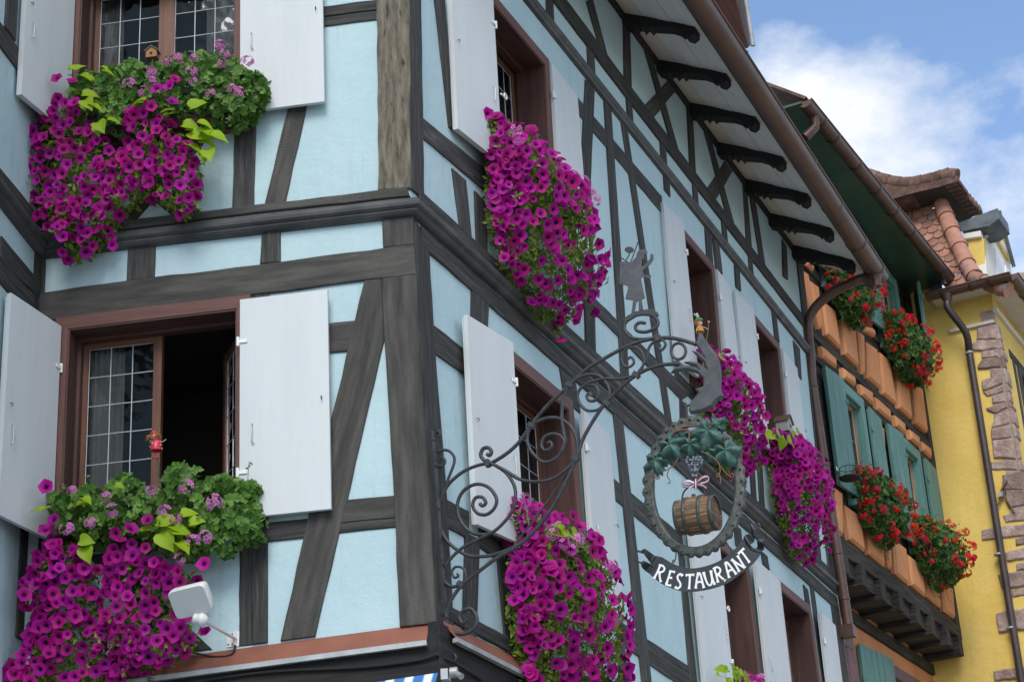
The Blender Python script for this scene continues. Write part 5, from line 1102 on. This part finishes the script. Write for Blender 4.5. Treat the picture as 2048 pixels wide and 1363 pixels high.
# anchor iron
m = MB()
for a in (((505, 0), (600, 155)), ((540, 0), (480, 110))): m.tube([Y1.hit(*z6y(*p), .05) for p in a], .012, 7)
m.tube([Y1.hit(*z6y(*p), .05) for p in ((548, -70), (505, 0))], .012, 7); add('wall_anchor', m, G['vinewood'], HY)
m = MB(); c = Y1.hit(*z6y(502, 30), .05); m.box(c-Y1.sd*.03-UP*.03-Y1.n*.02, Y1.sd*.06, UP*.06, Y1.n*.04); add('anchor_lashing', m, G['zinc'], HY)
# cornice strip
m = MB(); P = [Y1.px(*z5y(*p), .03) for p in ((135, 215), (450, 140), (470, 160), (140, 235))]; m.prism(Y1, P, -.01, .05, .006); m.prism(Y2, [(-.04, 4.88), (5, 4.88), (5, 4.95), (-.04, 4.95)], -.01, .05, .006); add('cornice_strip', m, G['cove'], HY)
for h0, h1, a0, a1 in ((2.4, 2.52, .3, 6), (4.4, 4.52, .5, 6), (2.52, 4.4, .62, .74)): 
    m = MB(); m.prism(Y2, [(a0, h0), (a1, h0), (a1, h1), (a0, h1)], -.02, .012, .004); add('timber', m, G['timber'], HY)
# eave, gutter and downpipe
YG = .34; gtop = 5.20
m = MB(); Qh = 5.17
m.quad([Y1.w(.35, Qh, -.02), Y1.w(.35, Qh, YG), Y1.w(CS+YG, Qh, YG), Y1.w(CS, Qh, -.02)]); m.quad([Y1.w(CS, Qh, -.02), Y1.w(CS+YG, Qh, YG), Y1.w(CS+YG, Qh, -6), Y1.w(CS, Qh, -6)]); add('soffit', m, G['cove'], HY)
gu = gutter('gutter', lambda s, x, y: Y1.w(s, gtop+y, YG+.05+x), .33, CS+YG+.05, .085, (.55, .95, 1.2), G['copper'], HY)
gutter('gutter', lambda s, x, y: Y2.w(s, gtop+y, YG+.05+x), -YG-.05, 6, .085, (.3, .9, 1.7), G['copper'], HY)
m = MB(); Yp = [Y1.w(.60, gtop-.06, YG+.05), Y1.w(.60, gtop-.16, YG+.05)]; lo = [Y1.hit(*p, .11) for p in ((1938, 700), (1950, 775), (2049, 1400))]; lo[2] = lo[1]+(lo[2]-lo[1])*(lo[1].z/(lo[1].z-lo[2].z))
m.tube([Yp[0], Yp[0]-UP*.05, Yp[1]], lambda t: .085-.03*t, 12); dq = add('downpipe', m, G['darkpipe'], HY); m = MB(); m.tube(spline([Yp[1], Yp[1]-UP*.12, Y1.hit(1931, 664, .24), lo[0]], 5), .05, 12); add('swan_neck', m, G['darkpipe'], dq)
m = MB(); m.tube(lo, .05, 14); add('pipe', m, G['darkpipe'], dq)
for f in ((1939, 706), (1997, 1108), (2022, 1255)): c = Y1.hit(*f, .11); m = MB(); m.tube([c-UP*.014, c-UP*.01, c+UP*.01, c+UP*.014], lambda t: .05 if t in (0, 1) else .062, 14); add('pipe_clamp', m, G['zinc'], dq)
# scale-tiled steep slope
nb = -Y1.n
TPo = Y1.hit(*zR(830, 1060)); TP = Pl(TPo, O.n, nb*math.cos(R(68))+UP*math.sin(R(68)))
G['leadroof'] = mk('lead_sheet', (.06, .075, .09), (.13, .15, .165), scale=5, rough=.5, bump=.1, metal=.2)
G['scale'] = mk('scale_tile', (.27, .125, .085), (.37, .20, .145), (.32, .16, .115), scale=5, rough=.85, bump=.35, bscale=30, vary=.28, spots=(.16, .14, .135), spot_scale=5, spot_at=.60)
poly = [TP.px(*zR(*p)) for p in ((250, 620), (300, 500), (660, 445), (720, 560), (790, 720), (860, 880), (920, 1010), (900, 1080), (820, 1120), (740, 1060))]
m = MB(); m.sheet(TP, poly, d=-.03); add('roof_deck', m, G['oakdark'], HY)
tw, rh = .155, .135; xs = [p[0] for p in poly]; ys = [p[1] for p in poly]; r_ = 0; y = min(ys)
tm = MB(); N = 8; shp = [(-tw*.47, .20), (-tw*.47, 0)]+[(-tw*.47*math.cos(math.pi*i/N), -tw*.47*math.sin(math.pi*i/N)*.8) for i in range(1, N)]+[(tw*.47, 0), (tw*.47, .20)]
while y < max(ys):
    x = min(xs)+(r_ % 2)*tw/2
    while x < max(xs)+tw:
        if inside((x, y+.03), poly):
            m = MB(); tl = .030; jx, jd = random.uniform(-.005, .005), random.uniform(0, .006)
            f1 = [TP.w(x+jx+a, y+b, tl*(1-(b+.06)/.26)+.004+jd) for a, b in shp]; f0 = [TP.w(x+jx+a, y+b, tl*(1-(b+.06)/.26)-.010+jd) for a, b in shp]
            m.ngon(f1); 
            for k in range(len(shp)): q = (k+1) % len(shp); m.quad([f0[k], f0[q], f1[q], f1[k]])
            add('roof_tile', m, G['scale'], HY)
        x += tw
    y += rh; r_ += 1
def caps(pts, r, name, z=zR, pl=TP, d=.05, mat='scale'):
    for a, b in zip(pts, pts[1:]):
        p, q = pl.hit(*z(*a), d), pl.hit(*z(*b), d); e = (q-p)*.06; m = MB(); m.tube([p-e, p+(q-p)*.5, q, q+e], lambda t: r*(.86+.18*t), 12); add(name, m, G[mat], HY)
caps([(715, 425), (755, 525), (800, 640), (855, 760), (915, 890), (970, 985)], .125, 'hip_tile')
caps([(960, 1000), (1040, 1030), (1110, 1055), (1175, 1080), (1240, 1095)], .115, 'hip_tile', d=.12)
# leaded skirt over the gutter
m = MB(); m.quad([Y1.w(.36, gtop+.02, YG+.05), Y1.w(CS+YG, gtop+.02, YG+.05), TP.hit(*zR(1180, 1075), .02), TP.hit(*zR(840, 1065), .02)]); add('lead_skirt', m, G['leadroof'], HY)
m = MB(); m.quad([Y1.w(.33, gtop+.02, YG), Y1.w(.33, gtop+.45, -.05), Y1.w(.40, gtop+.45, -.05), Y1.w(.40, gtop+.02, YG)]); m.box(Y1.w(.36, gtop+.05, .05), Y1.sd*.12, UP*.42, Y1.n*.05); add('lead_flashing', m, G['leadroof'], HY)
# upper roof overhanging the tiled slope
wt = TP.hit(*zR(690, 430)); He = wt.z+.02
def hz(p, H): r = ray(*zR(*p)); return CAM+r*((H-CAM.z)/r.z)
under = [hz(p, He) for p in ((200, 445), (395, 530), (660, 450), (745, 415), (850, 575), (925, 548), (1010, 490), (800, 265), (500, 335), (260, 405))]
fl = [Vector((p.x, p.y, 0)) for p in under]; m = MB()
for t in tessellate_polygon([fl]): m.quad([under[k] for k in t]); 
add('eave_boarding', m, G['oakdark'], HY)
FP = Pl(hz((800, 265), He), O.n); m = MB(); P = [FP.px(*zR(*p)) for p in ((150, 420), (270, 402), (420, 380), (560, 330), (700, 292), (805, 258), (852, 246), (840, 205), (800, 182), (770, 182), (700, 215), (600, 238), (450, 262), (300, 242), (210, 217), (80, 175), (0, 120))]
m.prism(FP, P, -.5, .0, .01, .012, .12); add('upper_roof', m, G['rooftile'], HY)
for i in range(9):
    a = [(95, 182), (205, 222), (300, 250), (390, 266), (470, 268), (560, 252), (640, 235), (720, 212), (780, 195), (835, 205)]; p, q = FP.hit(*zR(*a[i]), -.08), FP.hit(*zR(*a[i+1]), -.08); e = (q-p)*.07; m = MB(); m.tube([p-e, (p+q)/2, q+e], lambda t: .10+.012*t, 10); add('ridge_tile', m, G['rooftile'], HY)
for row in range(3):
    for i in range(9):
        t = i/8; p = hz((812+t*195-row*6, 262+t*222-row*14), He+.03+row*.05); m = MB(); m.tube([p-Y1.n*0-O.n*.12, p+O.n*.05], .05, 8); add('eave_tile', m, G['rooftile'], HY)
# dormer
DC = Pl(Y1.w(CS, 0, -.75), O.n); cor = DC.hit(*zR(1045, 800)); DF = Pl(Vector((cor.x, cor.y, DC.o.z)), az(27.0))
G['cream'] = flat('cream_paint', (.66, .65, .60), .7)
DM = MB(); P = [DC.px(*zR(*p)) for p in ((910, 700), (1045, 690), (1065, 1000), (1010, 1000))]; DM.prism(DC, P, -.1, .0, .004); dm = add('dormer', DM, G['yellow'], HY)
m = MB(); P = [DF.px(*zR(*p)) for p in ((1040, 650), (1120, 640), (1250, 890), (1265, 985), (1140, 1020), (1070, 1010))]; m.prism(DF, P, -.12, .01, .006); add('dormer_front', m, G['cream'], dm)
m = MB(); P = [DF.px(*zR(*p)) for p in ((1120, 770), (1185, 860), (1200, 1000), (1145, 1010))]; m.prism(DF, P, .0, .03, .006); P = [DF.px(*zR(*p)) for p in ((1205, 905), (1245, 960), (1250, 985), (1210, 995))]; m.prism(DF, P, .0, .03, .006); add('dormer_shutter', m, G['wpaint'], dm)
m = MB(); P = [DC.px(*zR(*p)) for p in ((900, 665), (1030, 640), (1035, 690), (905, 710))]; m.prism(DC, P, -.05, .06, .01); P = [DF.px(*zR(*p)) for p in ((1040, 640), (1110, 620), (1255, 860), (1250, 895), (1120, 690), (1045, 690))]; m.prism(DF, P, -.02, .06, .01); add('dormer_cornice', m, G['cream'], dm)
m = MB(); P = [DC.px(*zR(*p)) for p in ((845, 590), (1165, 470), (1180, 555), (1100, 615), (890, 655))]; m.prism(DC, P, -.5, .08, .01); add('dormer_roof', m, G['leadroof'], dm)
m = MB(); P = [DF.px(*zR(*p), .06) for p in ((1120, 625), (1175, 545), (1265, 850), (1250, 860))]; m.prism(DF, P, .0, .05, .006); add('dormer_gable', m, G['yellow'], dm)
m = MB(); m.tube([DF.hit(*zR(*p), .10) for p in ((1168, 475), (1200, 600), (1285, 915))], .03, 8); add('dormer_verge', m, G['leadroof'], dm)
m = MB(); P = [DC.px(*zR(*p), .3) for p in ((1140, 1030), (1250, 1000), (1380, 970), (1380, 1070), (1290, 1075), (1180, 1090))]; m.prism(DC, P, .2, .4, .02, .012, .1); add('mossy_coping', m, G['stone'], HY)

# ------------------------------------------------------------------ floodlight
FL = empty('floodlight', A.hit(472, 1277), 'white plastic floodlight on a slim wall arm beside the petunias', 'floodlight')
G['lamp'] = mk('lamp_plastic', (.60, .60, .58), (.70, .70, .69), scale=8, rough=.4, bump=.03, spots=(.45, .45, .43), spot_scale=7, spot_at=.7, stretch=(6, 6, 1))
m = MB(); p0 = A.hit(472, 1277); m.box(p0-A.sd*.055-UP*.045, A.sd*.045, UP*.09, A.n*.006); m.box(p0+A.sd*.003-UP*.045, A.sd*.042, UP*.09, A.n*.006); m.box(p0-A.sd*.012-UP*.04, A.sd*.016, UP*.08, A.n*.02); add('wall_plate', m, G['lamp'], FL)
m = MB()
for a in (-.045, -.02, .035):
    for b in (-.03, .03): m.tube([p0+A.sd*a+UP*b+A.n*.005, p0+A.sd*a+UP*b+A.n*.010], .005, 8)
add('screw', m, G['iron'], FL, kind='stuff')
j = A.hit(404, 1238, .42); m = MB(); m.tube([p0+A.n*.01, j], .0105, 10); add('arm', m, G['lamp'], FL)
m = MB(); m.ball(j, .038, 12, 8); m.tube([j, j-A.sd*.045+UP*.01], .03, 12); add('knuckle', m, G['lamp'], FL)
fwd = (A.n*.75-UP*.62-A.sd*.05).normalized(); sd2 = (A.sd*.97+UP*.12+A.n*.1); sd2 = (sd2-fwd*sd2.dot(fwd)).normalized(); up2 = fwd.cross(sd2); up2 = up2 if up2.z > 0 else -up2
c = A.hit(385, 1196, .44); m = MB(); rows = []
for dz, k, k2 in ((-.055, .80, .74), (-.05, .86, .80), (-.01, .97, .95), (.02, 1, 1), (.045, 1, 1), (.05, .96, .95)):
    row = []
    for i in range(24):
        t = 2*math.pi*i/24; cx_, sy_ = math.cos(t), math.sin(t); ex = .115*k*math.copysign(abs(cx_)**.28, cx_); ey = .088*k2*math.copysign(abs(sy_)**.28, sy_); row.append(c+sd2*ex+up2*ey+fwd*dz)
    rows.append(row)
m.grid(rows, True, True); m.ngon(rows[0]); add('housing', m, G['lamp'], FL); m = MB(); m.ngon(rows[-1]); add('lamp_glass', m, flat('lamp_glass', (.5, .52, .52), .15), FL)
m = MB(); m.box(c-sd2*.035-up2*.11-fwd*.03, sd2*.07, up2*.05, fwd*.05); add('neck', m, G['lamp'], FL)
m = MB(); m.tube(spline([p0-UP*.04+A.n*.015, A.hit(463, 1308, .03), A.hit(430, 1312, .03), A.hit(395, 1306, .03), A.hit(360, 1300, .03)], 5), .006, 6); add('cable', m, G['black'], FL)

# ------------------------------------------------------------------ little figures and birdhouses in the boxes
G['dollred'] = flat('red_enamel', (.55, .03, .06), .35); G['straw'] = flat('straw_hair', (.40, .17, .03), .8); G['skin'] = flat('doll_skin', (.62, .40, .30), .6); G['dwhite'] = flat('white_dot', (.8, .8, .8), .5)
DL = empty('garden_doll', A.hit(316, 965, .2), 'red spotted doll on a stick with straw hair in front of the open window', 'doll')
dp_ = lambda x, y, d=.2: A.hit(*z7(x, y), d)
m = MB(); m.tube([dp_(765, 270), dp_(775, 400)], .004, 6); add('stick', m, G['iron'], DL)
b0 = dp_(760, 238); lathe('dress', [(b0, .034), (b0+UP*.012, .036), (b0+UP*.05, .030), (b0+UP*.075, .014), (b0+UP*.082, .006)], G['dollred'], DL)
hc = dp_(748, 168); m = MB(); m.ball(hc, .021, 10, 7); add('head', m, G['skin'], DL)
m = MB(); m.ball(hc+UP*.018, .022, 10, 6, (1, 1, .8)); add('cap', m, G['dollred'], DL)
m = MB()
for k in range(70):
    t = random.random()*6.28; v = Vector((math.cos(t), math.sin(t), random.uniform(-.5, .4))); m.tube([hc+UP*.008, hc+v*.026+UP*.004, hc+v*random.uniform(.035, .05)-UP*.008], .0022, 4, False)
add('hair', m, G['straw'], DL, kind='stuff')
m = MB()
for k in range(14): t = k*2.4; hh = .012+.05*(k/14); rr = .0365-.022*max(0, hh-.03)/.05; m.ball(b0+Vector((math.cos(t)*rr, math.sin(t)*rr, hh)), .0035, 6, 4)
add('dress_spots', m, G['dwhite'], DL, kind='stuff')
for s_ in (-1, 1):
    m = MB(); a = b0+A.sd*.010*s_; m.tube([a, a-UP*.045], .0032, 6); m.ball(a-UP*.048+A.n*.006, .0075, 8, 5, (1, 1.3, .7)); add('leg', m, G['dollred'], DL)
    m = MB(); a = b0+UP*.07+A.sd*.012*s_; m.tube([a, a+A.sd*.022*s_-UP*.02, a+A.sd*.05*s_*(.5 if s_ < 0 else 1)-UP*.004*s_], .003, 6); add('arm', m, G['skin'], DL)
FD = empty('garden_doll', BU.hit(1403, 700, .2), 'yellow-dressed doll with green leaf hat holding a flower above the iron hand', 'doll')
e = lambda x, y: BU.hit(*w3(x, y), .22)
b0 = e(714, 662); lathe('dress', [(b0, .040), (b0+UP*.04, .028), (b0+UP*.07, .012)], flat('yellow_enamel', (.60, .28, .03), .4), FD)
hc = e(708, 603); m = MB(); m.ball(hc, .03, 10, 7); add('head', m, G['skin'], FD)
m = MB(); m.ball(hc+UP*.006+BU.n*-.01, .036, 10, 6, (1, 1, .9)); add('hair', m, G['straw'], FD)
lathe('leaf_hat', [(hc+UP*.015, .040), (hc+UP*.03, .036), (hc+UP*.05, .02), (hc+UP*.062, .003)], flat('green_enamel', (.08, .25, .06), .4), FD)
m = MB(); m.tube([b0+UP*.06, e(745, 632), e(768, 645)], .005, 6); m.tube([b0+UP*.06, e(695, 640), e(690, 655)], .005, 6); add('arms', m, G['skin'], FD)
m = MB(); m.tube([e(755, 720), e(765, 660), e(770, 598)], .004, 6); add('flower_stem', m, G['stem'], FD); m = MB(); m.ball(e(770, 596), .013, 8, 5); add('flower', m, flat('pink_enamel', (.6, .2, .3), .5), FD)
m = MB(); m.tube([b0, b0-UP*.5], .005, 6); add('stick', m, G['stem'], FD)
def birdhouse(p, sd, n, w, hgt, label, wallc, roofc):
    o = empty('birdhouse', p, label, 'birdhouse', 'little birdhouses'); m = MB(); a = p-sd*w/2-n*w*.4; m.box(a, sd*w, n*w*.8, UP*hgt); f = a+n*w*.8
    m.quad([f+UP*hgt, f+sd*w+UP*hgt, f+sd*w/2+UP*(hgt+w*.42)]); m.quad([a+UP*hgt, a+sd*w+UP*hgt, a+sd*w/2+UP*(hgt+w*.42)]); add('box', m, wallc, o)
    m = MB(); rd = a-n*w*.1+UP*(hgt+w*.45)+sd*w/2
    for s_ in (-1, 1): m.box(rd, n*w*1.0, sd*s_*w*.62-UP*w*.50, UP*.010)
    add('roof', m, roofc, o); m = MB(); cc = f+sd*w/2+UP*hgt*.6+n*.002; m.ngon([cc+(sd*math.cos(k*.6)+UP*math.sin(k*.6))*w*.14 for k in range(10)]); add('entrance_hole', m, G['black'], o)
    m = MB(); m.tube([p-UP*.25, p], .006, 6); add('stick', m, G['stem'], o)
wood_a = flat('toy_wood', (.30, .14, .06), .7); wood_b = flat('toy_grey', (.30, .30, .28), .7); wood_c = flat('toy_roof', (.12, .075, .05), .7)
birdhouse(A.hit(305, 118, .10), A.sd, A.n, .075, .045, 'tiny brown birdhouse against the leaded window above the geranium leaves', wood_a, wood_c)
birdhouse(BU.hit(1570, 866, .15), BU.sd, BU.n, .16, .11, 'small grey birdhouse with dark roof on a stick among lime leaves', wood_b, wood_c)
birdhouse(BL.hit(1055, 1045, .15), BL.sd, BL.n, .11, .10, 'little pale birdhouse with black hole beside the upright pink geranium', flat('toy_white', (.6, .62, .63), .6), wood_c)
birdhouse(BU.hit(1070, 297, .15), BU.sd, BU.n, .09, .06, 'tiny dark birdhouse at top of the petunias against brown jamb', wood_c, wood_c)

# ------------------------------------------------------------------ striped awning
def awnmat():
    m = newmat('striped_canvas'); T_ = NT(m); o = T_.n('ShaderNodeOutputMaterial'); p = T_.n('ShaderNodeBsdfPrincipled', {'Roughness': .8}); uv = T_.n('ShaderNodeUVMap')
    wv = T_.n('ShaderNodeTexWave', {'Vector': uv.outputs[0], 'Scale': 2.2, 'Distortion': 0}); wv.bands_direction = 'X'
    rp = T_.n('ShaderNodeValToRGB', {0: wv.outputs['Fac']}); rp.color_ramp.interpolation = 'CONSTANT'; e_ = rp.color_ramp.elements; e_[0].color = (.04, .16, .42, 1); e_[1].position = .42; e_[1].color = (.10, .30, .58, 1); x = e_.new(.62); x.color = (.70, .72, .70, 1)
    T_.t.links.new(rp.outputs[0], p.inputs['Base Color']); T_.t.links.new(p.outputs[0], o.inputs[0]); return m
AWN = empty('striped_awning', A.w(-1.0, -3.3, .1), 'blue and white striped awning below the dark shop fascia', 'awning')
a_, b_ = A.hit(530, 1396, .20), A.hit(876, 1344, .20); m = MB(); rows = []
for k in range(5): rows.append([a_.lerp(b_, q/8)+A.n*.30*k-UP*.26*k for q in range(9)])
m.grid(rows, False, False, lambda i, j: (j*.16, i*.3)); add('canvas', m, awnmat(), AWN)
m = MB(); q = b_+A.sd*.03-UP*.02; m.box(q-UP*.04, A.sd*.04, UP*.06, A.n*.08); m.tube([q+A.sd*.05+A.n*.05, q+A.sd*.09+A.n*.05], .03, 12); m.tube([q+A.sd*.07+A.n*.05+UP*.0, q+A.sd*.12+A.n*.10-UP*.04], .018, 8); add('end_bracket', m, G['zinc'], AWN)
